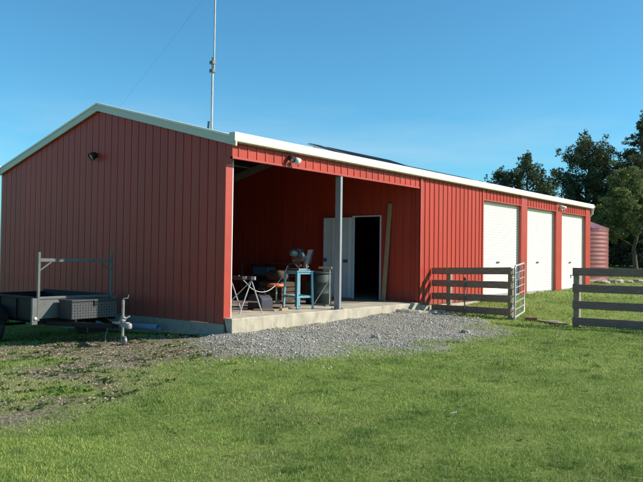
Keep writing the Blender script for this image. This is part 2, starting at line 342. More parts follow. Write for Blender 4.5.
def grass_mat():
    m = bpy.data.materials.new('grass_blade'); m.use_nodes = True; nt = m.node_tree; N = nt.nodes; L = nt.links
    b = N['Principled BSDF']; b.inputs['Roughness'].default_value = .55; b.inputs['Specular IOR Level'].default_value = .3
    at = N.new('ShaderNodeAttribute'); at.attribute_name = 'tint'; h = N.new('ShaderNodeMath'); h.operation = 'MULTIPLY'; h.inputs[1].default_value = .5; L.new(at.outputs['Fac'], h.inputs[0])
    r = N.new('ShaderNodeValToRGB'); L.new(h.outputs[0], r.inputs[0]); e = r.color_ramp.elements
    e[0].position = 0; e[0].color = (.125, .21, .040, 1); e[1].position = 1; e[1].color = (.46, .38, .22, 1)
    for p, c in ((.25, (.245, .34, .075, 1)), (.48, (.39, .48, .11, 1)), (.55, (.44, .46, .16, 1))): x = e.new(p); x.color = c
    L.new(r.outputs[0], b.inputs['Base Color']); t = N.new('ShaderNodeBsdfTranslucent'); L.new(r.outputs[0], t.inputs[0])
    mx = N.new('ShaderNodeMixShader'); mx.inputs[0].default_value = .3; L.new(b.outputs[0], mx.inputs[1]); L.new(t.outputs[0], mx.inputs[2]); L.new(mx.outputs[0], N['Material Output'].inputs[0]); return m
M['grass'] = grass_mat()
o = np_mesh('grass', np.concatenate(allV), np.concatenate(allF), [M['grass']], {'tint': np.concatenate(allT)})
tag(o, 'short mown green lawn grass growing around the shed', 'grass', kind='stuff')

def stones(x, y, s, sink=.3):
    n = len(x); z = GH(x, y)
    base = np.array([(1, 0, 0), (-1, 0, 0), (0, 1, 0), (0, -1, 0), (0, 0, 1), (0, 0, -1)], float) ; fc = np.array([(0, 2, 4), (2, 1, 4), (1, 3, 4), (3, 0, 4), (2, 0, 5), (1, 2, 5), (3, 1, 5), (0, 3, 5)])
    V = base[None] * (.6 + .8 * RNG.random((n, 6, 1))) + (RNG.random((n, 6, 3)) - .5) * .5
    V[:, :, 2] *= .65; a = RNG.random(n) * 6.28; c, sn = np.cos(a)[:, None], np.sin(a)[:, None]
    X = V[:, :, 0] * c - V[:, :, 1] * sn; Y = V[:, :, 0] * sn + V[:, :, 1] * c
    V = np.stack([X * s[:, None] + x[:, None], Y * s[:, None] + y[:, None], V[:, :, 2] * s[:, None] + (z + s * sink)[:, None]], 2)
    return V.reshape(-1, 3), (fc[None] + np.arange(n)[:, None, None] * 6).reshape(-1, 3)
def ramp_attr_mat(name, stops, rough=.9):
    m = bpy.data.materials.new(name); m.use_nodes = True; nt = m.node_tree; N = nt.nodes; L = nt.links; b = N['Principled BSDF']; b.inputs['Roughness'].default_value = rough; b.inputs['Specular IOR Level'].default_value = .25
    at = N.new('ShaderNodeAttribute'); at.attribute_name = 'tint'; r = N.new('ShaderNodeValToRGB'); L.new(at.outputs['Fac'], r.inputs[0]); e = r.color_ramp.elements
    e[0].position, e[0].color = stops[0][0], stops[0][1] + (1,); e[1].position, e[1].color = stops[-1][0], stops[-1][1] + (1,)
    for p, c in stops[1:-1]: x = e.new(p); x.color = c + (1,)
    L.new(r.outputs[0], b.inputs['Base Color']); return m
n = 130000; x = RNG.random(n) * 4.6 - 1.2; y = RNG.random(n) * 8.5 - 1.8
k = free(x, y) & (RNG.random(n) < gmask(x, y) ** 1.8 * np.clip(.25 + 2.4 * (fbm(x, y, .5, 44) - .3), .15, 1) + .05 * (sdpoly(x, y, GRAVEL) > -.7)); x, y = x[k], y[k]
s = .0035 + .007 * RNG.random(len(x)) + .014 * RNG.random(len(x)) ** 12; V, Fc = stones(x, y, s)
o = np_mesh('gravel', V, Fc, [ramp_attr_mat('gravel_stone', [(0, (.15, .14, .125)), (.4, (.32, .295, .255)), (.8, (.46, .43, .37)), (1, (.63, .59, .51))])], {'tint': np.repeat(RNG.random(len(x)), 6)})
tag(o, 'loose grey crushed gravel spread in front of the open bay', 'gravel', kind='stuff')

# wood chips and dry straw lying on the bare soil
n = 60000; x = RNG.random(n) * 9 - 5.5; y = RNG.random(n) * 7.2 - 6.3
k = free(x, y) & (RNG.random(n) < bmask(x, y) * np.clip((fbm(x, y, .6, 77) - .38) * 5, .06, 1) * (1 - gmask(x, y) * .6)); x, y = x[k], y[k]; n = len(x)
z = GH(x, y) + .006; a = RNG.random(n) * 6.28; ln = .005 + .018 * RNG.random(n) ** 2; wd = .002 + .005 * RNG.random(n); tz = (RNG.random(n) - .5) * .012
dx, dy = np.cos(a), np.sin(a); V = np.empty((n, 4, 3))
for q, (i, j) in enumerate(((-1, -1), (1, -1), (1, 1), (-1, 1))):
    V[:, q] = np.stack([x + dx * ln * i - dy * wd * j, y + dy * ln * i + dx * wd * j, z + tz * i + .003 * j + .004], 1)
o = np_mesh('wood_chips', V.reshape(-1, 3), np.arange(n * 4).reshape(-1, 4), [ramp_attr_mat('wood_chip', [(0, (.11, .075, .045)), (.4, (.22, .165, .11)), (.8, (.36, .29, .20)), (1, (.50, .44, .34))])], {'tint': np.repeat(RNG.random(n), 4)})
tag(o, 'dry bark chips and straw scattered over bare brown soil', 'wood chips', kind='stuff')

# broad-leaved weeds
cents = []
for _ in range(1900):
    x = random.uniform(-5.5, 2.6); y = random.uniform(-5.5, .2)
    if free(np.array([x]), np.array([y]))[0] and gmask(np.array([x]), np.array([y]))[0] < .3:
        if sdpoly(np.array([x]), np.array([y]), BARE)[0] > -.4 and fbm(np.array([x]), np.array([y]), .8, 123)[0] > .49: cents.append((x, y))
for _ in range(700):
    x = random.uniform(0, 8); y = random.uniform(-6, 9)
    if gmask(np.array([x]), np.array([y]))[0] < .4 and fbm(np.array([x]), np.array([y]), 1.1, 321)[0] > .5 and free(np.array([x]), np.array([y]))[0]: cents.append((x, y))
for _ in range(60): cents.append((random.uniform(-4.2, -.6), random.uniform(-.28, -.06)))
for _ in range(26): cents.append((random.uniform(.1, .3), random.uniform(6.3, 9)))
wv, wf, wt = [], [], []
for (x, y) in cents:
    z = gz(x, y); nl = random.randint(6, 13); t = random.random(); S = random.uniform(.5, 1.25) * (1 if x < 2.2 and y < .3 else .55)
    for _ in range(nl):
        a = random.random() * 6.28; L_ = random.uniform(.03, .075) * S; w = L_ * random.uniform(.18, .32); el = random.uniform(.1, 1.1)
        d = Vector((math.cos(a) * math.cos(el), math.sin(a) * math.cos(el), math.sin(el))); sd = Vector((-math.sin(a), math.cos(a), 0)); b0 = Vector((x + random.uniform(-.03, .03), y + random.uniform(-.03, .03), z))
        o0 = len(wv); wv += [b0, b0 + d * L_ * .5 + sd * w, b0 + d * L_ - Vector((0, 0, L_ * .25)), b0 + d * L_ * .5 - sd * w]; wf.append((o0, o0 + 1, o0 + 2, o0 + 3)); wt += [min(1, max(0, t + random.uniform(-.25, .25)))] * 4
o = np_mesh('weeds', np.array([tuple(v) for v in wv]), np.array(wf), [leaf_mat('weed_leaf', (.045, .095, .025), (.15, .21, .05), .3)], {'tint': wt})
tag(o, 'leafy green weeds growing on the bare soil near the trailer', 'weeds', kind='stuff')

# ------------------------------------------------------------------ the shed
def rib_profile(s0, s1, start, depth=-.014):
    """list of (s, d): flat pans with raised trapezoid ribs at start + k * P"""
    pts = [(s0, 0)]; k = math.ceil((s0 - start) / P - .2)
    while start + k * P < s1 + .01:
        c = start + k * P
        for ds, d in ((-.013, 0), (-.007, depth), (.007, depth), (.013, 0)) if depth < 0 else ((-.020, 0), (-.011, depth), (.011, depth), (.020, 0)):
            if s0 < c + ds < s1: pts.append((c + ds, d))
        for m_ in (.36, .64):                       # shallow pan swages
            c2 = c + P * m_
            for ds, d in ((-.008, 0), (0, .0025), (.008, 0)):
                if s0 < c2 + ds < s1: pts.append((c2 + ds, d))
        k += 1
    pts.append((s1, 0)); return pts
def sheet(mb, prof, pos, zb, zt, thick=.0):
    """pos(s, d) -> (x, y); zb/zt functions of s"""
    vs, fs = [], []
    for s_, d in prof:
        x, y = pos(s_, d); vs += [(x, y, zb(s_)), (x, y, zt(s_))]
    for i in range(len(prof) - 1): fs.append((2 * i, 2 * i + 2, 2 * i + 3, 2 * i + 1))
    mb.add(vs, fs)
def roofz(x): return ZE + SL * (XG - x) if x > XAP else ZE + SL * (x - XL)

shed = thing('shed', 'long red steel farm shed with cream trim, open bay and three roller doors', 'shed', (-3.9, 9, 0))
def zs_floor(v): return lambda s: v
# gable
mb = MB(); pr = rib_profile(-(-.154), -XL, .154); 
ap = -XAP; pr2 = []
for (a, d), (b, e) in zip(pr, pr[1:]):
    pr2.append((a, d))
    if a < ap < b: pr2.append((ap, d + (e - d) * (ap - a) / (b - a)))
pr2.append(pr[-1])
sheet(mb, pr2, lambda s, d: (-s, -d), lambda s: 0, lambda s: roofz(-s) + .03)
sheet(mb, rib_profile(-.0, .154, -.06, .0), lambda s, d: (-s, 0), lambda s: ZL - .12, lambda s: roofz(-s) + .0)
mb.build('gable_wall', M['red'], shed)
# rear wall and far gable
mb = MB(); sheet(mb, rib_profile(0, YE, .1), lambda s, d: (XL - d, s), zs_floor(0), zs_floor(ZE)); mb.build('rear_wall', M['red'], shed)
mb = MB(); sheet(mb, [(a, d) for a, d in pr2] , lambda s, d: (-s, YE + d), lambda s: 0, lambda s: roofz(-s) + .03); mb.build('far_gable_wall', M['red'], shed)
# long front: lintel over the bay, full wall, lintels over the doors, piers
DO = [(9.33, 11.85), (12.30, 14.70), (15.22, 17.65)]; ZD = 2.755
mb = MB(); sheet(mb, rib_profile(0.0, YP, YP, .014), lambda s, d: (d, s), zs_floor(ZL), zs_floor(ZE + .03)); mb.build('lintel_panel', M['red'], shed)
mb = MB(); mb.box(-.05, .012, .0, YP - .02, ZL - .035, ZL - .001); mb.build('lintel_trim', M['redtrim'], shed)
mb = MB(); sheet(mb, rib_profile(YP, DO[0][0] - .02, YP, .018), lambda s, d: (d, s), zs_floor(.03), zs_floor(ZE + .03)); mb.build('front_wall', M['red'], shed)
for a, b in DO:
    mb = MB(); sheet(mb, rib_profile(a - .02, b + .02, YP, .018), lambda s, d: (d, s), zs_floor(ZD), zs_floor(ZE + .03)); mb.build('door_lintel', M['red'], shed)
prs = [(DO[0][1] + .0, DO[1][0]), (DO[1][1], DO[2][0]), (DO[2][1], YE)]
for a, b in prs:
    mb = MB(); mb.box(-.13, .024, a, b, .02, ZE + .028); mb.build('pier', M['redtrim'], shed, .004)
mb = MB(); mb.box(-.13, .026, DO[0][0] - .07, DO[0][0], .02, ZE + .026); mb.build('door_jamb', M['redtrim'], shed, .004)
for a, b in DO:
    mb = MB(); mb.box(-.13, .028, a + .001, b - .001, ZD - .028, ZD - .002); mb.build('door_head', M['redtrim'], shed)
# roller doors
for a, b in DO:
    mb = MB(); zz = []; z = ZD - .03
    prof = []; pit = .0775; k = 0; zb = ZS + .005
    while z > zb:
        for dz, d in ((0, 0), (.018, .0), (.028, .011), (.052, .011), (.062, 0)):
            if z - dz > zb: prof.append((z - dz, d))
        z -= pit
    prof.append((zb, 0)); vs, fs = [], []
    for zz, d in prof: vs += [(-.105 + d, a + .025, zz), (-.105 + d, b - .025, zz)]
    for i in range(len(prof) - 1): fs.append((2 * i, 2 * i + 1, 2 * i + 3, 2 * i + 2))
    mb.add(vs, fs); rd = mb.build('roller_door', M['door'], shed)
    c = (a + b) / 2 - .1
    mb = MB(); mb.box(-.092, -.075, c - .09, c + .09, 1.02, 1.07); mb.box(-.0751, -.06, c - .03, c + .03, 1.032, 1.058); h = mb.build('handle', M['darksteel'], rd); 
    mb = MB(); mb.box(-.108, -.085, a + .03, b - .03, ZS + .001, ZS + .055); mb.build('bottom_rail', M['alu'], rd)
    for yy in (a, b - .03):
        mb = MB(); mb.box(-.129, -.06, yy, yy + .03, ZS, ZD - .03); mb.build('guide', M['galv'], shed)
# corner post flashing of the near corner, concrete below
mb = MB(); mb.box(-.30, -.152, .003, .165, -.0, ZL + .02); mb.build('corner_post', M['redtrim'], shed, .004)
mb = MB(); mb.box(-.30, -.158, .1655, .185, -.0, ZL + .0); mb.build('corner_edge', M['white'], shed)
# partition wall of the bay, with the doorway
DX0, DX1, DZ = -1.92, -1.115, 2.14
def part_pos(s, d): return (-s, YP - d)
mb = MB(); pw = rib_profile(0, -DX1, .03); sheet(mb, pw, part_pos, zs_floor(ZS), zs_floor(ZE + .05))
pw = rib_profile(-DX1, -DX0, .03); sheet(mb, pw, part_pos, zs_floor(DZ), lambda s: roofz(-s))
pw = [(a, d) for a, d in rib_profile(-DX0, -XL, .03)]; sheet(mb, pw, part_pos, zs_floor(ZS), lambda s: roofz(-s)); pwall = mb.build('partition_wall', M['red'], shed)
mb = MB(); mb.box(DX1, DX1 + .03, YP - .025, YP + .05, ZS, DZ + .03); mb.box(DX0 - .03, DX0, YP - .025, YP + .05, ZS, DZ + .03); mb.box(DX0, DX1, YP - .025, YP + .05, DZ, DZ + .03); mb.build('door_frame', M['wdoor'], shed)
mb = MB(); mb.box(-.09, .001, YP - .035, YP - .0205, ZS - .02, ZE); mb.box(.0245, .034, YP - .034, YP + .06, .03, ZE + .02); mb.build('corner_flashing', M['redtrim'], shed)
# open door leaf lying back against the wall
lf = MB(); lf.box(-.83, 0, -.02, .02, ZS + .02, DZ - .01)
for sx in (-.80, -.56, -.32, -.09): lf.box(sx, sx + .03, -.032, -.0205, ZS + .05, DZ - .04)
Mx = Matrix.Translation((DX0 - .01, YP - .07, 0)) @ Matrix.Rotation(R(6), 4, 'Z'); lf.xf(Mx); leaf = lf.build('door_leaf', M['wdoor'], shed, .003)
mb = MB(); mb.box(-.78, -.70, -.075, -.033, 1.02, 1.10); mb.xf(Mx); mb.build('handle', M['darksteel'], leaf)
mb = MB(); mb.box(-.2, -.08, -.06, -.033, 1.0, 1.07); mb.xf(Mx); mb.build('bolt_lock', M['darksteel'], leaf)
# steel post of the open bay
mb = MB(); mb.box(-.135, .0, 2.975, 3.04, ZS, ZL - .036); mb.build('bay_post', M['poststeel'], shed, .006)
mb = MB(); mb.box(-.16, .02, 2.88, 3.10, ZS + .001, ZS + .012)
for yy in (2.905, 3.075):
    for xx in (-.13, -.01): mb.lathe([(.012, 0), (.012, .022), (0, .022)], (xx, yy, ZS + .012), n=6, smooth=False)
mb.build('base_plate', M['darksteel'], shed)
# base of the shed
mb = MB(); mb.box(XL, -.158, .012, .5, -.75, -.004); mb.box(XL, XL + .3, .5, YE, -.75, -.004); mb.build('concrete_footing', M['dado'], shed, .008)
# slab with slightly uneven broken front edge
mb = MB(); N_ = 120; vs = []; fs = []
for i in range(N_ + 1):
    y = .02 + (6.10 - .02) * i / N_; e = .012 * (mnoise.noise(Vector((y * 3, 1, 0)))) + .008 * mnoise.noise(Vector((y * 12, 5, 0)))
    vs += [(-.157 if y < .17 else -1.0, y, ZS), (.018 + e, y, ZS), (.030 + e, y, ZS - .012 - abs(e) * .5), (.040 + e * 1.5, y, -.5)]
for i in range(N_):
    for k in range(3): fs.append((4 * i + k, 4 * i + k + 1, 4 * i + k + 5, 4 * i + k + 4))
fs.append((0, 3, 2, 1)); mb.add(vs, fs); 
mb.build('bay_slab', M['concrete'], shed)
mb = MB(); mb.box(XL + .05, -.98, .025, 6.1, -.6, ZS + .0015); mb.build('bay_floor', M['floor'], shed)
mb = MB(); mb.box(XL + .31, -.02, 6.105, YE - .02, -.5, ZS - .002); mb.build('floor_slab', M['concrete'], shed)
# roof
def roof_side(sign):
    mb = MB(); x0 = .10 if sign > 0 else XL - .10; prof = rib_profile(-.05, YE + .05, .1, .024); vs, fs = [], []
    n = len(prof)
    for s_, d in prof:
        vs += [(x0, s_, roofz(min(XG, x0) if sign > 0 else max(XL, x0)) + .045 + d - abs(x0 - (XG if sign > 0 else XL)) * SL), (XAP, s_, ZA + .045 + d)]
    for i in range(n - 1): fs.append((2 * i, 2 * i + 1, 2 * i + 3, 2 * i + 2))
    mb.add(vs, fs); return mb.build('roof', M['roofwhite'], shed)
rf = roof_side(1); rf2 = roof_side(-1)
mb = MB(); mb.prism([(XAP - .18, -.07, ZA + .045 - .18 * SL + .027), (XAP, -.07, ZA + .078), (XAP + .18, -.07, ZA + .045 - .18 * SL + .027), (XAP, -.07, ZA + .074)], (0, YE + .14, 0)); mb.build('ridge_cap', M['cream'], shed)
for y0, y1 in ((-.062, -.022), (YE + .022, YE + .062)):
    for a, b in ((XAP, .135), (XAP, XL - .135)):
        za, zb = ZA, ZA - abs(a - b) * SL
        mb = MB(); mb.prism([(a, y0, za - .005), (b, y0, zb - .005), (b, y0, zb + .125), (a, y0, za + .125)], (0, y1 - y0, 0)); mb.build('barge_board', M['cream_shade'], shed, .003)
        mb = MB(); mb.prism([(a, y0 - .014, za + .1255), (b, y0 - .014, zb + .1255), (b, y0 - .014, zb + .165), (a, y0 - .014, za + .165)], (0, .16, 0)); mb.build('barge_capping', M['cream'], shed, .006)
# gutters: quad profile swept along the eaves
for sg in (1, -1):
    x0 = -.03 if sg > 0 else XL + .03; mb = MB(); mb.prism([(x0, .03, roofz(x0 if sg > 0 else XL + .03) + .012), (XAP, .03, ZA + .012), (XAP, .03, ZA + .018), (x0, .03, roofz(x0) + .018)], (0, YE - .06, 0)); mb.build('added_dimming_sheet', M['dimming'], shed)  # unseen black sheet added under the roof to dim the bay
def gutter(sx, xw):
    prof = [(.0, .03), (.012, .0), (.11, .0), (.128, .012), (.138, .045), (.138, .135), (.132, .157), (.118, .157), (.118, .148), (.126, .13), (.122, .05), (.105, .012), (.018, .012), (.006, .035), (.006, .15), (0, .15)]
    pl = [(xw + sx * (a + .001), -.075, 3.024 + b) for a, b in prof]; mb = MB(); mb.prism(pl, (0, YE + .15, 0)); o = mb.build('gutter', M['cream'], shed)
    mb = MB(); mb.prism([(xw + sx * (a + .001), -.0765, 3.024 + b) for a, b in ((0, .03), (.012, 0), (.11, 0), (.138, .04), (.138, .155), (0, .155))], (0, -.006, 0)); mb.build('gutter_end', M['cream_shade'], shed)
gutter(1, 0.0); gutter(-1, XL)
# downpipes
mb = MB(); mb.tube([(XL - .07, .06, 3.03), (XL - .07, .06, -.4)], .045, 10); mb.build('downpipe', M['cream'], shed)
mb = MB(); mb.tube([(.07, YE + .03, 3.03), (.07, YE + .06, 2.85), (-.1, YE + .12, 2.72), (-.35, YE + .5, 2.62)], .045, 10); mb.build('downpipe', M['white'], shed)
# framing inside the bay
for yy in (.10, YP - .14, 12.1):
    for a, b in (((-.16, yy, roofz(-.16) - .12), (XAP, yy, ZA - .12)), ((XL + .05, yy, roofz(XL + .05) - .12), (XAP, yy, ZA - .12))):
        mb = MB(); mb.beam(a, b, .07, .18); mb.build('rafter', M['galv'], shed)
for xx in (-.5, -1.4, -2.3, -3.2, -4.6, -5.5, -6.4, -7.3):
    mb = MB(); mb.beam((xx, .05, roofz(xx) - .01), (xx, YE - .1, roofz(xx) - .01), .06, .08); mb.build('purlin', M['galv'], shed)

# ------------------------------------------------------------------ things on the shed
def roof_pt(x, lift): return roofz(x) + .07 + lift
def solar(y0, y1, x0, x1, lift, n, label, lift1=None):
    lift1 = lift if lift1 is None else lift1
    t = thing('solar_panel', label, 'solar panel', ((x0 + x1) / 2, y0, roof_pt((x0 + x1) / 2, 0)), 'solar panels on the shed roof')
    za, zb = roof_pt(x0, lift), roof_pt(x1, lift1)
    mb = MB(); mb.prism([(x0, y0, za), (x1, y0, zb), (x1, y0, zb + .035), (x0, y0, za + .035)], (0, y1 - y0, 0)); mb.build('frame', M['alu'], t)
    mb = MB(); w = (y1 - y0) / n
    for k in range(n): mb.prism([(x0 - .02, y0 + k * w + .02, za + .0365 + .02 * SL), (x1 + .02, y0 + k * w + .02, zb + .0365 - .02 * SL), (x1 + .02, y0 + k * w + .02, zb + .042 - .02 * SL), (x0 - .02, y0 + k * w + .02, za + .042 + .02 * SL)], (0, w - .04, 0))
    mb.build('glass_pane', M['panel'], t)
    for yy in (y0 + .15, y1 - .18):
        for xx, zz in ((x0 - .06, za), (x1 + .06, zb)):
            mb = MB(); mb.beam((xx, yy, roofz(xx) + .06), (xx, yy, zz + .0), .03, .03); mb.build('mounting_leg', M['alu'], t)
    return t
solar(3.72, 4.15, -.75, -1.5, .10, 1, 'small dark collector panel at the near end of the roof row', .16)
solar(4.34, 7.0, -.75, -1.5, .10, 3, 'long dark solar panel row beside the small one above the gutter', .16)
solar(7.2, 11.2, -.8, -1.5, .08, 4, 'thin flat solar panel row farthest along the roof', .105)

# antenna mast with stay wire
ant = thing('antenna_mast', 'tall thin galvanised mast rising from the roof behind the gable edge', 'antenna', (-1.0, .43, roofz(-1) + .06))
mb = MB(); mb.tube([(-1.0, .43, roofz(-1) + .04), (-1.0, .43, 4.72)], .021, 10); mb.build('lower_pole', M['galv'], ant)
mb = MB(); mb.tube([(-.975, .44, 4.45), (-.975, .445, 7.3)], .015, 10); mb.build('upper_pole', M['galv'], ant)
for z in (4.47, 4.62):
    mb = MB(); mb.box(-1.045, -.955, .39, .475, z - .03, z + .03); mb.build('clamp', M['darksteel'], ant, .004)
mb = MB(); mb.box(-1.09, -.91, .36, .5, roofz(-1) + .045, roofz(-1) + .11); mb.tube([(-1.07, .40, roofz(-1) + .1), (-1.045, .40, 3.56)], .02, 6); mb.build('base_bracket', M['darksteel'], ant)
mb = MB(); mb.tube([(-.99, .44, 6.05), (-3.32, .03, 3.96)], .0011, 5); mb.build('stay_wire', M['darksteel'], ant)

def floodlight(p, d, label, col, r=.075):
    d = Vector(d).normalized(); p = Vector(p); t = thing('floodlight', label, 'floodlight', tuple(p), 'floodlights fixed to the shed')
    mb = MB(); mb.lathe([(0, 0), (r * .6, 0), (r * .62, .02), (0, .02)], p, d, 16); mb.build('mounting_plate', col, t)
    q = p + d * .085 + Vector((0, 0, -.02)); aim = (d + Vector((0, 0, -.75))).normalized()
    mb = MB(); mb.tube([p + d * .02, p + d * .05, q], .014, 8); mb.build('arm', col, t)
    mb = MB(); mb.lathe([(0, -.09), (r * .55, -.085), (r * .8, -.04), (r, .03), (r * 1.02, .05), (r * .93, .05), (r * .9, .03)], q, aim, 20); h = mb.build('lamp_housing', col, t)
    mb = MB(); mb.lathe([(0, .036), (r * .6, .035), (r * .9, .031)], q, aim, 20); mb.build('lens', M['glass'], t)
    return t, q, aim
floodlight((-3.90, -.018, 3.12), (-.2, -1, 0), 'round black floodlight high on the gable wall', M['black'], .085)
t, q, aim = floodlight((.022, 1.38, 2.92), (1, -.2, 0), 'black and white twin sensor lamp on the bay lintel near the corner', M['black'], .055)
mb = MB(); mb.lathe([(0, -.05), (.05, -.045), (.065, .02), (.06, .05), (0, .052)], q + Vector((.02, .14, -.02)), (.8, .4, -.6), 18); mb.build('sensor_head', M['white'], t)
t, q, aim = floodlight((.022, 15.0, 2.90), (1, -.1, 0), 'white twin lamp on the pier between the two farthest roller doors', M['white'], .07)
mb = MB(); mb.lathe([(0, -.08), (.04, -.075), (.07, .03), (.06, .05), (0, .04)], q + Vector((.0, .2, 0)), (.7, .6, -.5), 18); mb.build('second_lamp', M['white'], t)

# ------------------------------------------------------------------ things in the bay
mb = MB(); mb.beam((-.87, 5.84, ZS), (-.81, 6.005, 2.44), .095, .04, (0, 1, 0)); tag(mb.build('plank', M['plank'], None, .003), 'tall bare timber plank leaning on the red wall right of the doorway', 'plank')

# saw bench
U = Vector((.35, .94, 0)); W_ = Vector((-.94, .35, 0)); B0 = Vector((-.60, 2.40, ZS)); LU, LW, HB = .32, .52, .735
sb = thing('saw_bench', 'light blue steel bench carrying the cut-off saw', 'workbench', tuple(B0 + U * LU / 2 + W_ * LW / 2))
cs = [B0, B0 + U * LU, B0 + W_ * LW, B0 + U * LU + W_ * LW]
for c in cs:
    cc = (c - (B0 + U * LU / 2 + W_ * LW / 2)).normalized() * .03
    mb = MB(); mb.beam(c + cc, c + Vector((0, 0, HB)), .036, .036, U); mb.build('leg', M['blue'], sb, .003)
    mb = MB(); mb.lathe([(.035, 0), (.035, .012), (0, .012)], c + cc, n=12); mb.build('foot', M['black'], sb)
for a, b in ((0, 1), (2, 3), (0, 2), (1, 3)):
    for z in (.24, HB - .025):
        mb = MB(); mb.beam(cs[a] + Vector((0, 0, z)), cs[b] + Vector((0, 0, z)), .03, .04); mb.build('rail', M['blue'], sb, .003)
mb = MB(); a = cs[0] - W_ * .01 + U * .005; mb.beam(B0 + W_ * .05 + Vector((0, 0, .04)), B0 + W_ * .05 + Vector((0, 0, HB - .06)), .09, .012, U); mb.build('side_panel', M['bluedark'], sb)
ctr = B0 + U * LU / 2 + W_ * LW / 2
mb = MB(); mb.beam(ctr - W_ * .29 + Vector((0, 0, HB + .012)), ctr + W_ * .29 + Vector((0, 0, HB + .012)), .38, .024); mb.build('bench_top', M['blue'], sb, .003)
# cut-off saw
base = ctr + Vector((0, 0, HB + .025)); zt = base.z
sw = thing('cutoff_saw', 'teal and grey metal cut-off saw standing on the blue bench', 'power saw', tuple(base))
mb = MB(); mb.beam(base - W_ * .24 + Vector((0, 0, .02)), base + W_ * .24 + Vector((0, 0, .02)), .26, .035); mb.build('base_plate', M['sawgrey'], sw, .004)
mb = MB(); q0 = base - W_ * .12; mb.beam(q0 + U * .08 + Vector((0, 0, .04)), q0 + U * .08 + Vector((0, 0, .12)), .04, .05); mb.beam(q0 - U * .08 + Vector((0, 0, .04)), q0 - U * .08 + Vector((0, 0, .10)), .04, .05); mb.tube([q0 + U * .16 + Vector((0, 0, .08)), q0 - U * .08 + Vector((0, 0, .08))], .012, 8); mb.build('vice', M['sawgrey'], sw)
pv = base - W_ * .20 + U * .05
mb = MB(); mb.beam(pv + Vector((0, 0, .03)), pv + Vector((0, 0, .23)), .07, .06); mb.tube([pv + Vector((0, 0, .2)), pv + Vector((0, 0, .30)) + W_ * .03], [.028, .02], 8); mb.build('pivot_column', M['sawgrey'], sw, .004)
dc = base + W_ * .02 + Vector((0, 0, .26)); ax = Vector((.14, .96, -.22)).normalized()
mb = MB(); mb.lathe([(.012, -.002), (.155, -.002), (.155, .002), (.012, .002)], dc, ax, 36, False); mb.build('cutting_disc', M['darksteel'], sw)
up = Vector((0, 0, 1)); rt = ax.cross(up).normalized()
def fan(r, a0, a1, n=18): return [dc + rt * math.cos(R(a0 + (a1 - a0) * i / n)) * r + up * math.sin(R(a0 + (a1 - a0) * i / n)) * r for i in range(n + 1)]
mb = MB(); arc = fan(.17, -20, 205); mb.prism([p - ax * .035 for p in arc], ax * .07); mb.build('blade_guard', M['sawgrey'], sw, .008)
mb = MB(); mb.tube([p for p in fan(.172, 180, 300)], .010, 8); mb.build('guard_rim', M['yellow'], sw)
mb = MB(); mb.lathe([(0, -.215), (.038, -.215), (.056, -.20), (.062, -.17), (.064, -.12), (.062, -.05), (.05, -.036), (0, -.036)], dc + up * .06 + rt * .0, ax, 22); mb.build('motor_housing', M['teal'], sw)
mb = MB()
for k in range(5): mb.lathe([(.0645, -.19 + k * .024), (.067, -.187 + k * .024), (.067, -.182 + k * .024), (.0645, -.179 + k * .024)], dc + up * .06, ax, 22)
mb.build('cooling_fins', M['sawgrey'], sw)
mb = MB(); hs = dc + up * .16 - ax * .05; mb.tube([hs - rt * .10, hs - rt * .05 + up * .05, hs + rt * .06 + up * .06, hs + rt * .15 + up * .0, hs + rt * .17 - up * .06], .015, 8); mb.build('handle', M['black'], sw)
mb = MB(); e0 = pv + Vector((0, 0, .14)) - W_ * .05; mb.prism([e0 - U * .05, e0 + U * .08, e0 + U * .12 + up * .28 - W_ * .05, e0 - U * .01 + up * .28 - W_ * .05], -W_ * .004); mb.build('spark_shield', M['bag'], sw)

# folding trestle near the corner
tr = thing('folding_trestle', 'galvanised folding trestle standing just inside the near corner of the bay', 'trestle', (-.72, .95, ZS))
mb = MB(); mb.beam((-1.0, .88, .735), (-.42, 1.02, .735), .06, .07); mb.build('top_beam', M['bag'], tr, .004)
for xx, yy in ((-.62, .975), (-.44, 1.015)):
    mb = MB(); mb.beam((xx - .03, yy - .045, .74), (xx + .05, yy - .03, .74), .03, .055); mb.build('end_block', M['galv'], tr)
for x, y in ((-.93, .90), (-.50, 1.0)):
    for dx, dy in ((-.05, -.24), (.05, .24)):
        mb = MB(); mb.tube([(x, y, .70), (x + dx, y + dy, ZS)], .012, 8); mb.build('leg', M['galv'], tr)
for dy, dx in ((-.16, -.035), (.16, .035)):
    mb = MB(); mb.tube([(-.93 + dx, .90 + dy, .30), (-.50 + dx, 1.0 + dy, .30)], .010, 8); mb.build('stretcher', M['galv'], tr)
mb = MB(); mb.tube([(-.95, .68, ZS + .04), (-.5, .98, .68)], .009, 8); mb.build('brace', M['galv'], tr)

# cord drooping from trestle to saw
pts = [(-.80, .97, .78), (-.78, 1.12, .66), (-.82, 1.35, .52), (-.86, 1.6, .455), (-.9, 1.85, .46), (-.94, 2.1, .55), (-.97, 2.3, .68), (-.98, 2.44, .82), (-.96, 2.5, .95)]
def smooth(pts, n=6):
    out = []; P_ = [Vector(p) for p in pts]
    for i in range(len(P_) - 1):
        p0 = P_[max(i - 1, 0)]; p1 = P_[i]; p2 = P_[i + 1]; p3 = P_[min(i + 2, len(P_) - 1)]
        for k in range(n):
            t = k / n; out.append(.5 * ((2 * p1) + (-p0 + p2) * t + (2 * p0 - 5 * p1 + 4 * p2 - p3) * t * t + (-p0 + 3 * p1 - 3 * p2 + p3) * t ** 3))
    return out + [P_[-1]]
mb = MB(); mb.tube(smooth(pts), .007, 7); tag(mb.build('power_cord', M['cord']), 'pale power cord drooping between the trestle and the saw', 'cord')

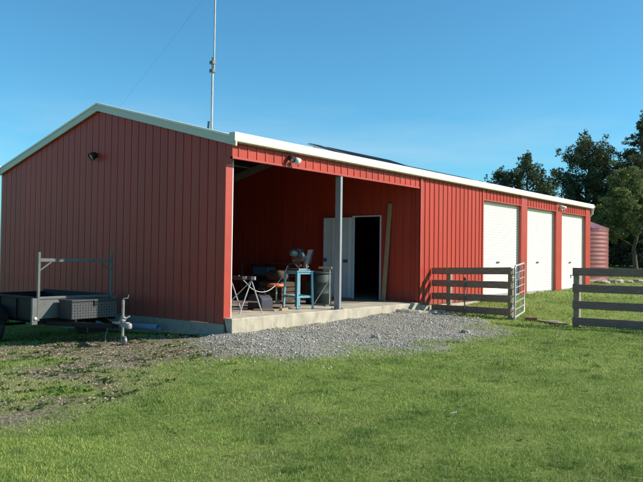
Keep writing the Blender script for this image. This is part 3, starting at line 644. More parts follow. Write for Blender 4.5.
# mechanic's stool
st = thing('workshop_stool', 'low stool with round orange seat between trestle and saw bench', 'stool', (-1.72, 3.0, ZS))
mb = MB(); mb.lathe([(0, .40), (.17, .40), (.195, .415), (.20, .44), (.185, .465), (.12, .475), (0, .478)], (-1.72, 3.0, ZS - .02), n=26); mb.build('seat', M['orange'], st)
mb = MB(); mb.tube([(-1.72, 3.0, ZS + .06), (-1.72, 3.0, ZS + .39)], .018, 10); mb.build('pedestal', M['galv'], st)
for k in range(5):
    a = k * 2 * math.pi / 5; e = Vector((-1.72 + .2 * math.cos(a), 3 + .2 * math.sin(a), ZS + .065)); mb = MB(); mb.beam((-1.72, 3.0, ZS + .085), e, .03, .022); l = mb.build('leg', M['darksteel'], st)
    mb = MB(); mb.lathe([(0, -.012), (.024, -.012), (.026, 0), (.024, .012), (0, .012)], (e.x, e.y, ZS + .026), (math.sin(a), -math.cos(a), 0), 12); mb.build('castor', M['black'], st)

def blob(c, sx, sy, sz, seed, n=18, m=10, amp=.18, flat=.0):
    mb = MB(); vs = []; fs = []
    for j in range(m + 1):
        th = math.pi * j / m
        for i in range(n):
            ph = 2 * math.pi * i / n; d = Vector((math.sin(th) * math.cos(ph), math.sin(th) * math.sin(ph), math.cos(th)))
            k = 1 + amp * mnoise.noise(d * 1.8 + Vector((seed, seed * 2, 0))); d2 = Vector([math.copysign(abs(v) ** .7, v) for v in d])
            vs.append((c[0] + d2.x * sx * k, c[1] + d2.y * sy * k, max(c[2] + d2.z * sz * k, c[2] - sz * .95)))
    for j in range(m):
        for i in range(n): fs.append((j * n + i, (j + 1) * n + i, (j + 1) * n + (i + 1) % n, j * n + (i + 1) % n))
    mb.add(vs, fs, True); return mb
crt = thing('storage_crate', 'dark wooden crate behind the orange stool carrying a brown sack', 'crate', (-2.55, 3.9, ZS))
for z in (.06, .17, .28, .39):
    mb = MB(); mb.box(-2.9, -2.2, 3.7, 3.715, ZS + z - .045, ZS + z + .045); mb.box(-2.215, -2.2, 3.7152, 4.15, ZS + z - .045, ZS + z + .045); mb.box(-2.9, -2.885, 3.7152, 4.15, ZS + z - .045, ZS + z + .045); mb.box(-2.885, -2.215, 4.135, 4.15, ZS + z - .045, ZS + z + .045); mb.build('slat', M['sack'], crt)
mb = MB(); mb.box(-2.88, -2.22, 3.716, 4.134, ZS + .436, ZS + .45); mb.build('lid', M['sack'], crt)
for xx in (-2.88, -2.25):
    mb = MB(); mb.box(xx, xx + .03, 3.7152, 3.745, ZS, ZS + .435); mb.build('corner_batten', M['sack'], crt)
tag(blob((-2.55, 3.92, ZS + .45 + .13), .26, .17, .137, 3.3).build('sack', M['sack']), 'slumped brown sack lying on the dark crate', 'sack')
# plastic drum
dr = thing('drum', 'dark green plastic drum standing behind the saw bench', 'drum', (-1.28, 3.9, ZS))
mb = MB(); mb.lathe([(0, 0), (.26, 0), (.285, .02), (.285, .22), (.295, .24), (.285, .26), (.285, .46), (.295, .48), (.285, .50), (.28, .66), (.26, .69), (0, .69)], (-1.28, 3.9, ZS), n=32); mb.build('body', M['drum'], dr)
mb = MB(); mb.lathe([(.263, .66), (.292, .665), (.292, .70), (.262, .715), (0, .715)], (-1.28, 3.9, ZS), n=32); mb.build('lid', M['drum'], dr)
# tool bag beside the trestle
tb = thing('tool_bag', 'dark blue soft tool bag on the slab beside the trestle', 'bag', (-1.05, 1.75, ZS))
mb = MB(); mb.prism([(-1.25, 1.65, ZS), (-.85, 1.65, ZS), (-.87, 1.65, ZS + .22), (-.95, 1.65, ZS + .29), (-1.15, 1.65, ZS + .29), (-1.23, 1.65, ZS + .22)], (.06, .26, 0)); mb.build('body', M['bag'], tb, .02)
mb = MB(); mb.tube(smooth([(-1.15, 1.78, ZS + .28), (-1.12, 1.79, ZS + .38), (-1.02, 1.79, ZS + .41), (-.93, 1.79, ZS + .38), (-.9, 1.78, ZS + .28)], 4), .010, 7); mb.build('handle', M['black'], tb)
# roller stand
rs = thing('roller_stand', 'slim metal work stand with short timber top left of the open door', 'work stand', (-.80, 3.55, ZS))
mb = MB(); mb.beam((-.98, 3.52, .905), (-.70, 3.62, .905), .05, .045); mb.build('top_bar', M['plank'], rs, .004)
mb = MB(); mb.tube([(-.74, 3.6, ZS + .03), (-.74, 3.6, .885)], .013, 8); mb.build('upright', M['galv'], rs)
mb = MB(); mb.tube([(-.745, 3.6, .66), (-1.08, 3.50, ZS + .03)], .012, 8); mb.build('brace', M['galv'], rs)
mb = MB(); mb.beam((-1.12, 3.49, ZS + .018), (-.55, 3.66, ZS + .018), .035, .036); mb.beam((-.80, 3.82, ZS + .016), (-.69, 3.38, ZS + .016), .035, .03); mb.build('foot', M['darksteel'], rs)
# offcuts on the slab
for i, (x, y, l, a, w, h, lab) in enumerate(((-.75, 1.62, .42, .5, .09, .03, 'short flat timber offcut lying in front of the tool bag'), (-.62, 2.02, .30, 1.9, .06, .04, 'squat timber offcut near the foot of the saw bench'), (-1.35, 2.35, .6, .2, .12, .022, 'longest timber offcut lying behind the drooping cord'))):
    d = Vector((math.cos(a), math.sin(a), 0)) * l / 2; c = Vector((x, y, ZS + h / 2 + .001)); mb = MB(); mb.beam(c - d, c + d, w, h); tag(mb.build('timber_offcut', M['plank'], None, .002), lab, 'offcut', 'timber offcuts on the bay slab')
# shadowy storage shelf deeper in the bay
sh = thing('storage_shelf', 'dark steel shelf with boxes deep inside the open bay', 'shelf', (-4.4, 5.2, ZS))
for xx in (-5.3, -3.6):
    for yy in (5.45, 5.85):
        mb = MB(); mb.box(xx, xx + .04, yy, yy + .04, ZS, .95); mb.build('upright', M['darksteel'], sh)
for z in (.25, .60, .93):
    mb = MB(); mb.box(-5.3, -3.56, 5.445, 5.895, z, z + .025); mb.build('shelf_board', M['darksteel'], sh)
for i, (x, z, w, h, m_, lab) in enumerate(((-5.2, .275, .5, .24, 'bag', 'dark box on the lowest shelf, leftmost'), (-4.55, .275, .42, .27, 'sack', 'brown box on the lowest shelf, middle'), (-4.9, .625, .55, .22, 'bluedark', 'blue box on the middle shelf'))):
    mb = MB(); mb.box(x, x + w, 5.5, 5.82, z + .001, z + h); b = mb.build('storage_box', M[m_], None, .01); tag(b, lab, 'box', 'boxes on the dark shelf')

# pipe along the footing
pz = lambda x: gz(x, -.14) + .09
mb = MB(); pp = [(-1.58, -.22, -.15), (-2.6, -.17, -.19), (-3.9, -.14, -.24), (-4.6, -.14, -.26)]
n_ = 18; vs = []
for i, p in enumerate(pp):
    for rr in (.058, .050):
        for k in range(n_): a = 2 * math.pi * k / n_; vs.append((p[0], p[1] + rr * math.cos(a), p[2] + rr * math.sin(a)))
fs = []
for i in range(len(pp) - 1):
    for k in range(n_):
        k2 = (k + 1) % n_; A = i * 2 * n_; B = A + 2 * n_; fs += [(A + k, A + k2, B + k2, B + k), (A + n_ + k, B + n_ + k, B + n_ + k2, A + n_ + k2)]
for k in range(n_): k2 = (k + 1) % n_; fs.append((k, n_ + k, n_ + k2, k2))
mb.add(vs, fs, True); tag(mb.build('drain_pipe', M['pvc']), 'grey blue plastic drain pipe lying along the footing of the gable wall', 'pipe')

# ------------------------------------------------------------------ fences and gate
def rail(mb, a, b, h, th=.035, seed=0, n=14):
    """slightly wavy sawn board"""
    a, b = Vector(a), Vector(b); d = (b - a); sd = Vector((d.y, -d.x, 0)).normalized() * th; vs = []; fs = []
    for i in range(n + 1):
        p = a + d * i / n; e = .006 * mnoise.noise(Vector((i * .7, seed, 0))); e2 = .006 * mnoise.noise(Vector((i * .7, seed, 7)))
        vs += [p + Vector((0, 0, -h / 2 + e)), p + sd + Vector((0, 0, -h / 2 + e)), p + sd + Vector((0, 0, h / 2 + e2)), p + Vector((0, 0, h / 2 + e2))]
    for i in range(n):
        o = 4 * i
        for k in range(4): fs.append((o + k, o + (k + 1) % 4, o + 4 + (k + 1) % 4, o + 4 + k))
    fs += [(3, 2, 1, 0), tuple(4 * n + k for k in range(4))]; mb.add(vs, fs)
f1 = thing('post_and_rail_fence', 'short dark brown four-rail fence joining the red wall to the steel gate', 'fence', (1.15, 6.35, gz(1.15, 6.35)), 'timber rail fences')
A, B = Vector((.03, 6.60, 0)), Vector((2.24, 6.10, 0)); dd = (B - A).normalized(); back = Vector((-dd.y, dd.x, 0))
for i, (za, zb) in enumerate(((.835, .892), (.55, .585), (.245, .29), (-.035, .01))):
    mb = MB(); rail(mb, A + Vector((0, 0, za)), B + Vector((0, 0, zb)), .155, seed=i * 3.1); mb.build('rail', M['fence'], f1, .004)
def fpost(p, h, parent, w=.11, m_='fpost'):
    z = gz(p.x, p.y); mb = MB(); mb.box(p.x - w / 2, p.x + w / 2, p.y - w / 2, p.y + w / 2, z - .3, z + h); return mb.build('post', M[m_], parent, .012)
fpost(A + dd * .48 + back * .06, 1.02, f1, .10); fpost(B - dd * .06 + back * .06, 1.10, f1)
f2 = thing('post_and_rail_fence', 'long grey four-rail fence running off to the right of the gateway', 'fence', (5.5, 6.1, gz(5.5, 6.1)), 'timber rail fences')
A2, B2 = Vector((3.56, 6.03, 0)), Vector((12.5, 6.75, 0)); d2 = (B2 - A2).normalized(); back2 = Vector((-d2.y, d2.x, 0))
L2 = (B2 - A2).length
for s0 in range(0, 4):
    a, b = A2 + d2 * (2.4 * s0 + .002), A2 + d2 * (min(2.4 * s0 + 2.398, L2))
    for i, z in enumerate((.912, .582, .252, -.078)):
        mb = MB(); rail(mb, a + Vector((0, 0, z)), b + Vector((0, 0, z)), .157, seed=i * 5.1 + s0); mb.build('rail', M['fence2'], f2, .004)
for k in range(5): fpost(A2 + d2 * (.07 + 2.36 * k) + back2 * .065, 1.14, f2, .12)
mb = MB(); mb.tube([A2 + Vector((-.0, .02, .83)), A2 + Vector((-.05, .02, .84)), A2 + Vector((-.05, .02, .78))], .012, 7); mb.build('latch', M['galv'], f2)
# star picket and wire on the first fence
pk = thing('steel_picket', 'thin dark steel picket standing against the front of the brown fence', 'picket', (1.06, 6.26, gz(1.06, 6.26)))
mb = MB(); mb.tube([(1.04, 6.27, -.15), (1.04, 6.30, .66)], .014, 6); mb.build('stake', M['darksteel'], pk)
mb = MB(); mb.lathe([(0, -.03), (.03, -.025), (.035, 0), (.03, .03), (0, .035)], (1.04, 6.30, .68), n=10); mb.build('cap', M['bark'], pk)
# gate
gt = thing('farm_gate', 'narrow galvanised tube gate swung open beside the brown fence', 'gate', (2.2, 6.6, gz(2.2, 6.6)))
ga, gb = Vector((2.31, 6.10, 0)), Vector((1.93, 7.5, 0)); zb0, zb1, zt0, zt1 = -.10, -.07, 1.0, 1.05
gd = (gb - ga)
def gp(t, z): return ga + gd * t + Vector((0, 0, z))
fr = [gp(0, zb0 - .04), gp(0, zt0 - .08), gp(.02, zt0 - .03), gp(.07, zt0), gp(.93, zt1), gp(.98, zt1 - .03), gp(1, zt1 - .08), gp(1, zb1), gp(.5, (zb0 + zb1) / 2), gp(0, zb0)]
mb = MB(); mb.tube(fr, .021, 10); mb.build('frame', M['galv'], gt)
for k in range(1, 7):
    t = k / 7; mb = MB(); mb.tube([gp(0, zb0 + (zt0 - zb0) * t), gp(1, zb1 + (zt1 - zb1) * t)], .010, 8); mb.build('bar', M['galv'], gt)
mb = MB(); mb.tube([gp(.5, zb0 + .02), gp(.5, zt1 - .02)], .010, 8); mb.build('stay', M['galv'], gt)
mb = MB(); c = gp(.22, .78); mb.beam(c + Vector((.012, 0, -.09)), c + Vector((.012, 0, .09)), .10, .004, gd); mb.build('tag', M['white'], gt)
mb = MB(); mb.tube([gp(0, .75) + Vector((0, -.01, 0)), gp(0, .75) + Vector((-.04, -.08, 0))], .012, 7); mb.tube([gp(0, .1) + Vector((0, -.01, 0)), gp(0, .1) + Vector((-.04, -.08, 0))], .012, 7); mb.build('hinge', M['galv'], gt)

# rubble by the wall corner, brick and stone by the gate
def rock(x, y, sx, sy, sz, seed, name, label, cat, m_, rot=0, group=None, lift=0):
    random.seed(seed); z = gz(x, y) + lift; mb = MB(); pts = []
    n = 8
    for h, k in ((-.4, .95), (.35, 1.0), (.8, .72)):
        for i in range(n):
            a = 2 * math.pi * i / n + rot; q = k * random.uniform(.78, 1.1); px, py = math.cos(a - rot) * sx * q, math.sin(a - rot) * sy * q
            pts.append((x + px * math.cos(rot) - py * math.sin(rot), y + px * math.sin(rot) + py * math.cos(rot), z + sz * (h + random.uniform(-.12, .12))))
    fs = []
    for l in range(2):
        for i in range(n): fs.append((l * n + i, l * n + (i + 1) % n, (l + 1) * n + (i + 1) % n, (l + 1) * n + i))
    fs += [tuple(range(2 * n, 3 * n)), tuple(reversed(range(n)))]
    mb.add(pts, fs); return tag(mb.build(name, M[m_], None, .004), label, cat, group)
rock(.35, 5.05, .36, .14, .07, 1, 'broken_slab', 'wide flat pale slab piece at the front of the rubble by the wall', 'rubble', 'stone', .5, 'rubble by the wall corner')
rock(.62, 5.35, .22, .12, .05, 2, 'broken_slab', 'narrow cream slab piece on the right of the rubble', 'rubble', 'stone', 1.0, 'rubble by the wall corner')
rock(.30, 5.62, .12, .10, .16, 3, 'rubble_stone', 'upright pointed pale stone in the rubble nearest the fence', 'rubble', 'stone', .2, 'rubble by the wall corner')
rock(.15, 5.2, .10, .07, .08, 4, 'rubble_stone', 'small round stone touching the slab edge in the rubble', 'rubble', 'stone', .2, 'rubble by the wall corner')
rock(.78, 5.72, .10, .08, .08, 5, 'rubble_stone', 'small grey lump beside the fence foot in the rubble', 'rubble', 'dado', .2, 'rubble by the wall corner')
mb = MB(); z = gz(2.55, 6.42); mb.beam((2.43, 6.36, z + .045), (2.67, 6.45, z + .05), .11, .076); tag(mb.build('brick', M['brick'], None, .006), 'single red brown brick in the grass at the gate foot', 'brick')
z = gz(3.1, 6.15); mb = MB(); mb.beam((2.72, 6.34, z + .04), (3.45, 5.98, z + .03), .09, .03); tag(mb.build('timber_batten', M['plank'], None, .004), 'weathered timber batten lying across the gateway grass', 'timber')
rock(3.12, 6.28, .20, .11, .07, 8, 'paving_stone', 'flat pale stone beside the batten in the gateway', 'stone', 'stone', -.2)
for i, (x, y, a) in enumerate(((2.7, 3.1, .1), (2.1, 1.2, .09), (1.4, 3.9, .06))):
    rock(x, y, a, a * .7, a * .7, 20 + i, 'field_stone', ('largest loose brown stone near the right edge of the gravel', 'loose stone in the middle of the gravel nearest the lawn', 'smallest loose stone on the gravel by the rubble')[i], 'stone', 'dado', .3, 'loose stones on the gravel')
mb = MB(); z = gz(5.35, -2.3); mb.beam((5.33, -2.31, z + .03), (5.38, -2.29, z + .045), .03, .004); tag(mb.build('paper_scrap', M['white']), 'tiny white paper scrap lying on the open lawn', 'litter')

# ------------------------------------------------------------------ trailer
YC = -1.35; XF = -2.42; XR = -4.75; Z0, Z1 = .03, .40; HW = .74
GT = gz(-3.5, YC)
tl = thing('box_trailer', 'dark steel box trailer with ladder rack parked beside the gable wall', 'trailer', (-3.2, YC, GT))
for s_ in (-1, 1):
    yy = YC + s_ * HW
    mb = MB(); mb.box(XR, XF - .02, min(yy, yy - s_ * .02), max(yy, yy - s_ * .02), Z0 + .03, Z1 - .02); mb.build('side_panel', M['tsteel'], tl, .003)
    mb = MB(); mb.box(XR, XF, yy - .022, yy + .022, Z1 - .02, Z1 + .022); mb.build('top_rail', M['tsteel'], tl, .004)
    for xx in (-3.0, -3.6, -4.2):
        mb = MB(); y1 = yy + s_ * .002; mb.box(xx, xx + .04, min(y1, y1 + s_ * .025), max(y1, y1 + s_ * .025), Z0, Z1 - .021); mb.build('stake', M['tsteel'], tl)
mb = MB(); mb.box(XF - .018, XF, YC - HW + .022, YC + HW - .022, Z0 + .03, Z1 - .022); mb.build('front_panel', M['tgrey'], tl)
mb = MB(); mb.box(XF - .03, XF + .015, YC - HW + .023, YC + HW - .023, Z1 - .0215, Z1 + .02); mb.build('front_rail', M['tgrey'], tl, .004)
mb = MB(); mb.box(XR, XR + .02, YC - HW + .022, YC + HW - .022, Z0 + .03, Z1 - .02); mb.build('tailgate', M['tsteel'], tl)
mb = MB(); mb.box(XR + .02, XF - .02, YC - HW + .02, YC + HW - .02, Z0, Z0 + .028); mb.build('floor_panel', M['tsteel'], tl)
mb = MB()
for yy in (YC - .5, YC + .5): mb.box(XR + .05, XF - .02, yy - .03, yy + .03, Z0 - .075, Z0 - .002)
for xx in (XR + .06, -3.55, XF - .06): mb.box(xx - .03, xx + .03, YC - HW + .05, YC - .531, Z0 - .07, Z0 - .003); mb.box(xx - .03, xx + .03, YC - .469, YC + .469, Z0 - .07, Z0 - .003)
mb.build('chassis', M['tsteel'], tl)
for s_ in (-1, 1):
    mb = MB(); yy = YC + s_ * (HW + .005); mb.box(XF + .001, XF + .05, yy - .05, yy + .045, Z0 - .06, Z1 - .0); mb.build('corner_upright', M['tgrey'], tl, .004)
mb = MB(); mb.lathe([(0, 0), (.026, 0), (.026, .012), (0, .014)], (XF + .051, YC - HW + .0, Z0 + .04), (1, 0, 0), 16); mb.build('reflector', M['refl'], tl)
# ladder rack
rk = MB(); 
for s_ in (-1, 1):
    mb = MB(); yy = YC + s_ * (HW - .05); mb.box(XF + .0161, XF + .056, yy - .02, yy + .02, Z0, 1.16); mb.build('rack_upright', M['rack'], tl, .003)
    mb = MB(); mb.beam((XF + .036, yy - s_ * .02, .86), (XF + .036, yy - s_ * .22, 1.0), .02, .02); mb.build('rack_brace', M['rack'], tl)
mb = MB(); mb.box(XF + .018, XF + .054, YC - HW + .071, YC + HW - .071, 1.0, 1.055); mb.build('rack_crossbar', M['rack'], tl, .003)
# wheels and mudguards
for s_ in (-1, 1):
    wy = YC + s_ * (HW + .14); wx = -3.52; zc = gz(wx, wy) + .30
    mb = MB(); prof = [(.175, -.075), (.20, -.082), (.255, -.085), (.285, -.075), (.297, -.055), (.30, -.02), (.296, -.016), (.296, -.006), (.30, -.002), (.30, .02), (.297, .055), (.285, .075), (.255, .085), (.20, .082), (.175, .075)]
    mb.lathe(prof, (wx, wy, zc), (0, 1, 0), 48); w = mb.build('wheel', M['rubber'], tl)
    mb = MB(); mb.lathe([(.18, -.07), (.172, -.03), (.165, .0), (.172, .03), (.18, .07)], (wx, wy, zc), (0, 1, 0), 36); mb.lathe([(.17, -.03), (.13, -.045), (.09, -.02), (.055, -.03), (.05, -.06), (0, -.065)], (wx, wy, zc), (0, -s_, 0), 30); mb.build('rim', M['rim'], w)
    mb = MB(); mb.tube([(wx, YC + s_ * .3, zc), (wx, wy - s_ * .03, zc)], .025, 8); mb.build('axle', M['tsteel'], tl)
    mb = MB(); arc = [(wx + .36 * math.cos(R(a)), zc + .36 * math.sin(R(a))) for a in range(10, 171, 10)]; inner = [(wx + .345 * math.cos(R(a)), zc + .345 * math.sin(R(a))) for a in range(170, 9, -10)]
    yi = YC + s_ * (HW + .028); poly = [(x, yi, z) for x, z in arc + inner]
    mb = MB(); vs = [p for p in poly] + [(p[0], yi + s_ * .23, p[2]) for p in poly]; n = len(arc); fs = []
    for i in range(n - 1):
        j = 2 * n - 1 - i; fs += [(i, i + 1, i + 1 + 2 * n, i + 2 * n), (j, j - 1, j - 1 + 2 * n, j + 2 * n), (i, i + 1, j - 1, j), (i + 2 * n, i + 1 + 2 * n, j - 1 + 2 * n, j + 2 * n)]
    fs += [(0, 2 * n - 1, 4 * n - 1, 2 * n), (n - 1, n, 3 * n, 3 * n - 1)]
    mb.add(vs, fs); mb.build('mudguard', M['tsteel'], tl)
# drawbar, toolbox, coupling
XJ = -1.17; zd = -.02
for s_ in (-1, 1):
    mb = MB(); mb.beam((XF + .0, YC + s_ * .52, zd), (XJ - .05, YC + s_ * .045, zd), .045, .075); mb.build('drawbar', M['tsteel'], tl, .003)
mb = MB(); mb.box(XJ - .09, XJ + .12, YC - .045, YC + .045, zd + .04, zd + .075); mb.box(XJ + .12, XJ + .28, YC - .035, YC + .035, zd - .0, zd + .085); mb.lathe([(0, .05), (.04, .04), (.052, 0), (.045, -.04)], (XJ + .30, YC, zd + .03), n=16); mb.build('coupling', M['hitch'], tl, .006)
mb = MB(); mb.tube([(XJ + .02, YC, zd + .08), (XJ + .10, YC - .0, zd + .15), (XJ + .22, YC, zd + .13)], .012, 8); mb.build('coupling_handle', M['darksteel'], tl)
TX0, TX1, TY0, TY1, TZ0, TZ1 = -2.34, -1.95, YC - .34, YC + .52, .06, .345
mb = MB(); mb.box(TX0, TX1, TY0, TY1, TZ0, TZ1)
mb.mi = 1; rows, cols = 6, 17                                                   # raised tread marks of the checker plate
for i in range(rows):
    for j in range(cols):
        y = TY0 + (j + .5) * (TY1 - TY0) / cols; z = TZ0 + (i + .5) * (TZ1 - TZ0 - .02) / rows; a = R(45) if (i + j) % 2 else R(-45)
        d = Vector((0, math.cos(a), math.sin(a))) * .015; c_ = Vector((TX1 + .0005, y, z)); mb.beam(c_ - d, c_ + d, .012, .005, (1, 0, 0))
tbx = mb.build('toolbox', [M['checker'], M['mark']], tl)
mb = MB(); mb.box(TX0 - .01, TX1 + .012, TY0 - .01, TY1 + .01, TZ1 + .001, TZ1 + .028); mb.build('lid', M['checker'], tbx, .004)
mb = MB(); cy = (TY0 + TY1) / 2; mb.box(TX1 + .0125, TX1 + .024, cy - .03, cy + .03, TZ1 - .07, TZ1 + .02); mb.build('latch', M['black'], tbx, .003)
mb = MB(); mb.box(TX0, TX1 + .03, TY0 + .04, TY0 + .08, .0205, TZ0 - .001); mb.box(TX0, TX1 + .03, TY1 - .08, TY1 - .04, .0205, TZ0 - .001); mb.build('toolbox_bracket', M['tsteel'], tl)
mb = MB(); mb.box(-2.36, -2.08, YC + .03, YC + .46, -.20, -.08); mb.build('tool_tray', M['tsteel'], tl)
# spare dark box behind the toolbox end
# jockey wheel
jx, jy = XJ + .03, YC + .075
gj = gz(jx, jy - .02)
mb = MB(); mb.tube([(jx, jy, .40), (jx, jy, gj + .10)], .024, 12); jw = mb.build('jockey_wheel_stand', M['hitch'], tl)
mb = MB(); mb.tube([(jx, jy, gj + .22), (jx + .005, jy, gj + .11)], .017, 10); mb.beam((jx + .01, jy - .03, gj + .13), (jx + .05, jy - .03, gj + .07), .006, .03); mb.beam((jx + .01, jy + .03, gj + .13), (jx + .05, jy + .03, gj + .07), .006, .03); mb.build('fork', M['hitch'], jw)
mb = MB(); mb.lathe([(0, -.02), (.05, -.02), (.075, -.022), (.08, 0), (.075, .022), (.05, .02), (0, .02)], (jx + .05, jy, gj + .078), (.3, 1, 0), 24); mb.build('wheel', M['rim'], jw)
mb = MB(); mb.tube([(jx, jy, .40), (jx, jy, .43), (jx + .04, jy + .06, .435), (jx + .045, jy + .07, .49)], .010, 8); mb.build('crank', M['hitch'], jw)
mb = MB(); mb.lathe([(.045, -.035), (.045, .035), (.026, .035), (.026, -.035), (.045, -.035)], (jx, jy, .10), n=16); mb.beam((jx, jy + .04, .10), (jx + .02, jy + .12, .14), .015, .02); mb.build('clamp', M['hitch'], tl)
pts = smooth([(XJ - .12, YC - .1, -.05), (XJ - .12, YC - .14, -.16), (XJ - .10, YC - .15, -.26)], 8)
mb = MB()
for i, p in enumerate(pts[:-1]):
    q = pts[i + 1]; d = (q - p) * .8; sd = Vector((0, 0, 0)); ax_ = d.normalized(); r0 = ax_.cross(Vector((1, 0, 0)) if i % 2 else Vector((0, 1, 0))).normalized() * .009
    mb.tube([p - r0, p + d - r0, p + d + r0, p + r0, p - r0], .003, 5)
mb.build('safety_chain', M['hitch'], tl)

# ------------------------------------------------------------------ water tank
tkx, tky, tr_ = -1.42, 21.0, 1.2; tz = .36
tk = thing('water_tank', 'round red corrugated water tank standing beyond the far end of the shed', 'water tank', (tkx, tky, tz))
prof = []; z = 0.0
while z < 2.06: prof.append((tr_ + .006 * math.cos(z * 2 * math.pi / .165), tz + z)); z += .0206
mb = MB(); mb.lathe(prof, (tkx, tky, 0), n=96); mb.build('wall', M['tankred'], tk)
mb = MB(); mb.lathe([(tr_ + .03, tz + 2.03), (tr_ + .03, tz + 2.07), (.35, tz + 2.42), (.33, tz + 2.5), (0, tz + 2.52)], (tkx, tky, 0), n=24, smooth=False); mb.build('roof', M['tankred'], tk)
mb = MB(); mb.lathe([(.30, tz + 2.40), (.30, tz + 2.60), (0, tz + 2.62)], (tkx - .3, tky - .3, -.1), n=20); mb.build('inlet', M['tankred'], tk)
mb = MB(); mb.lathe([(tr_ + .35, -.1), (tr_ + .35, tz - .03), (tr_ + .3, tz - .002), (0, tz - .002)], (tkx, tky, 0), n=48); mb.build('pad', M['stone'], tk)
for i, (x, y, a) in enumerate(((-.02, 19.7, .28), (.35, 20.1, .33), (.75, 20.4, .22), (.2, 19.4, .18), (1.0, 20.9, .25))):
    rock(x, y, a, a * .8, a * .45, 40 + i, 'boulder', ('pale boulder nearest the shed end below the tank', 'largest pale boulder in front of the tank', 'pale boulder right of the largest one by the tank', 'smallest pale rock in front of the tank', 'farthest pale boulder right of the tank')[i], 'boulder', 'stone', .3, 'boulders around the water tank')

# ------------------------------------------------------------------ trees
def leaf_cloud(clusters, size, flat, rng, per, droop=0):
    """clusters: list (centre, radius); small quads spread through each"""
    Vs, Ts = [], []
    for c, r in clusters:
        n = max(6, int(5.5 * per * (r / .6) ** 2)); d = rng.normal(size=(n, 3)); d /= np.linalg.norm(d, axis=1)[:, None]; rad = r * rng.random(n) ** .45
        p = np.array(c)[None] + d * rad[:, None] * np.array([1, 1, flat])
        p[:, 2] -= droop * rng.random(n) * r
        a = rng.normal(size=(n, 3)); a /= np.linalg.norm(a, axis=1)[:, None]; b = rng.normal(size=(n, 3)); b -= (a * b).sum(1)[:, None] * a; b /= np.linalg.norm(b, axis=1)[:, None]
        s = size * (.5 + rng.random(n))[:, None]; q = np.stack([p - a * s, p - b * s * .45, p + a * s, p + b * s * .45], 1); Vs.append(q); Ts.append(np.repeat(np.clip(rng.normal(.5 , .22, n) + rng.normal(0, .10), 0, 1), 4))
    V = np.concatenate(Vs).reshape(-1, 3); return V, np.arange(len(V)).reshape(-1, 4), np.concatenate(Ts)
def tree(name, label, x, y, h, w, seed, mat_, kind, group=None, size=.11, per=60, base=.12, trunk_r=None):
    rng = np.random.default_rng(seed); rd = random.Random(seed); z = gz(x, y)
    t = thing(name, label, 'tree', (x, y, z), group); mb = MB(); tr0 = trunk_r or h * .022
    top = Vector((x + rd.uniform(-.3, .3), y + rd.uniform(-.3, .3), z + h * .93)); pts = [Vector((x, y, z - .2))]
    n = 8
    for i in range(1, n + 1): pts.append(Vector((x, y, z)).lerp(top, i / n) + Vector((rd.uniform(-1, 1), rd.uniform(-1, 1), 0)) * .02 * h * (i < n))
    mb.tube(pts, [tr0 * (1 - .88 * i / n) * (1.25 if i == 0 else 1) for i in range(n + 1)], 9)
    cl = []
    def at(f): f = f * n; i = min(int(f), n - 1); return pts[i].lerp(pts[i + 1], f - i)
    nb = int(h * 9)
    for k in range(nb):
        f = base + (1 - base) * ((k + rd.random()) / nb) ** .85
        if kind == 'cone': env = (1 - f) ** .75 * (.75 + .5 * min(1, (f - base) / .15)) + .06
        elif kind == 'dome': env = math.sqrt(max(.02, 1 - ((f - .5) / .56) ** 2))
        else: env = (.35 + .65 * min(1, (f - base) / .25)) * (1 - f ** 3) ** .6 + .05
        env *= rd.uniform(.6, 1.12); L_ = w / 2 * env; a = rd.random() * 6.28; el = {'cone': .25, 'dome': .35}.get(kind, .55) + rd.uniform(-.2, .25)
        p0 = at(f * .96); p1 = p0 + Vector((math.cos(a), math.sin(a), math.tan(el) * .8)) * L_
        if kind == 'cone': p1.z = p0.z + L_ * rd.uniform(.0, .55)
        p1.z = min(p1.z, z + h * 1.0)
        mid = p0.lerp(p1, .5) + Vector((0, 0, .06 * L_)); mb.tube([p0, mid, p1], [tr0 * .35 * (1 - f * .7), tr0 * .2 * (1 - f * .7), .012], 5, False)
        m_ = max(2, int(L_ / .28))
        for j in range(m_):
            q = p0.lerp(p1, (.30 + .70 * (j + 1) / m_)) + Vector([rd.gauss(0, .07 * L_ + .04) for _ in range(3)])
            cl.append((tuple(q), rd.uniform(.22, .50) * (.55 + .05 * h) * (1 - .35 * (j + 1) / m_)))
    cl.append((tuple(top), .25)); cl.append((tuple(top + Vector((0, 0, h * .03))), .16))
    mb.build('trunk', M['bark'], t)
    V, F_, T = leaf_cloud(cl, size, {'cone': .75, 'dome': .8}.get(kind, 1.1), rng, per); o = np_mesh('crown', V, F_, [M[mat_]], {'tint': T}); o.parent = t; o.matrix_parent_inverse = PINV[t.name]; return t
tree('casuarina_tree', 'dark feathery tree showing above the roof left of the tank', -7.5, 30.3, 6.9, 3.6, 5, 'cas', 'oval', 'trees beyond the shed', .07, 60, .1)
tree('casuarina_tree', 'smallest dark tree top just above the roof, leftmost of the trees', -9.2, 30.2, 6.1, 3.0, 6, 'cas', 'oval', 'trees beyond the shed', .07, 50, .2)
tree('casuarina_tree', 'broad dark tree with pointed top standing behind the water tank', -6.2, 37.6, 8.7, 5.6, 7, 'cas', 'oval', 'trees beyond the shed', .07, 60, .05)
tree('conifer_tree', 'tallest dark pointed tree at the right edge of the photo', -2.75, 36.8, 9.9, 4.6, 8, 'cas2', 'cone', 'trees beyond the shed', .07, 60, .05)
tree('broadleaf_tree', 'light green leafy tree with bare lower trunk at the right edge', -.75, 27.3, 5.2, 4.0, 9, 'broad', 'dome', 'trees beyond the shed', .065, 100, .26, .12)
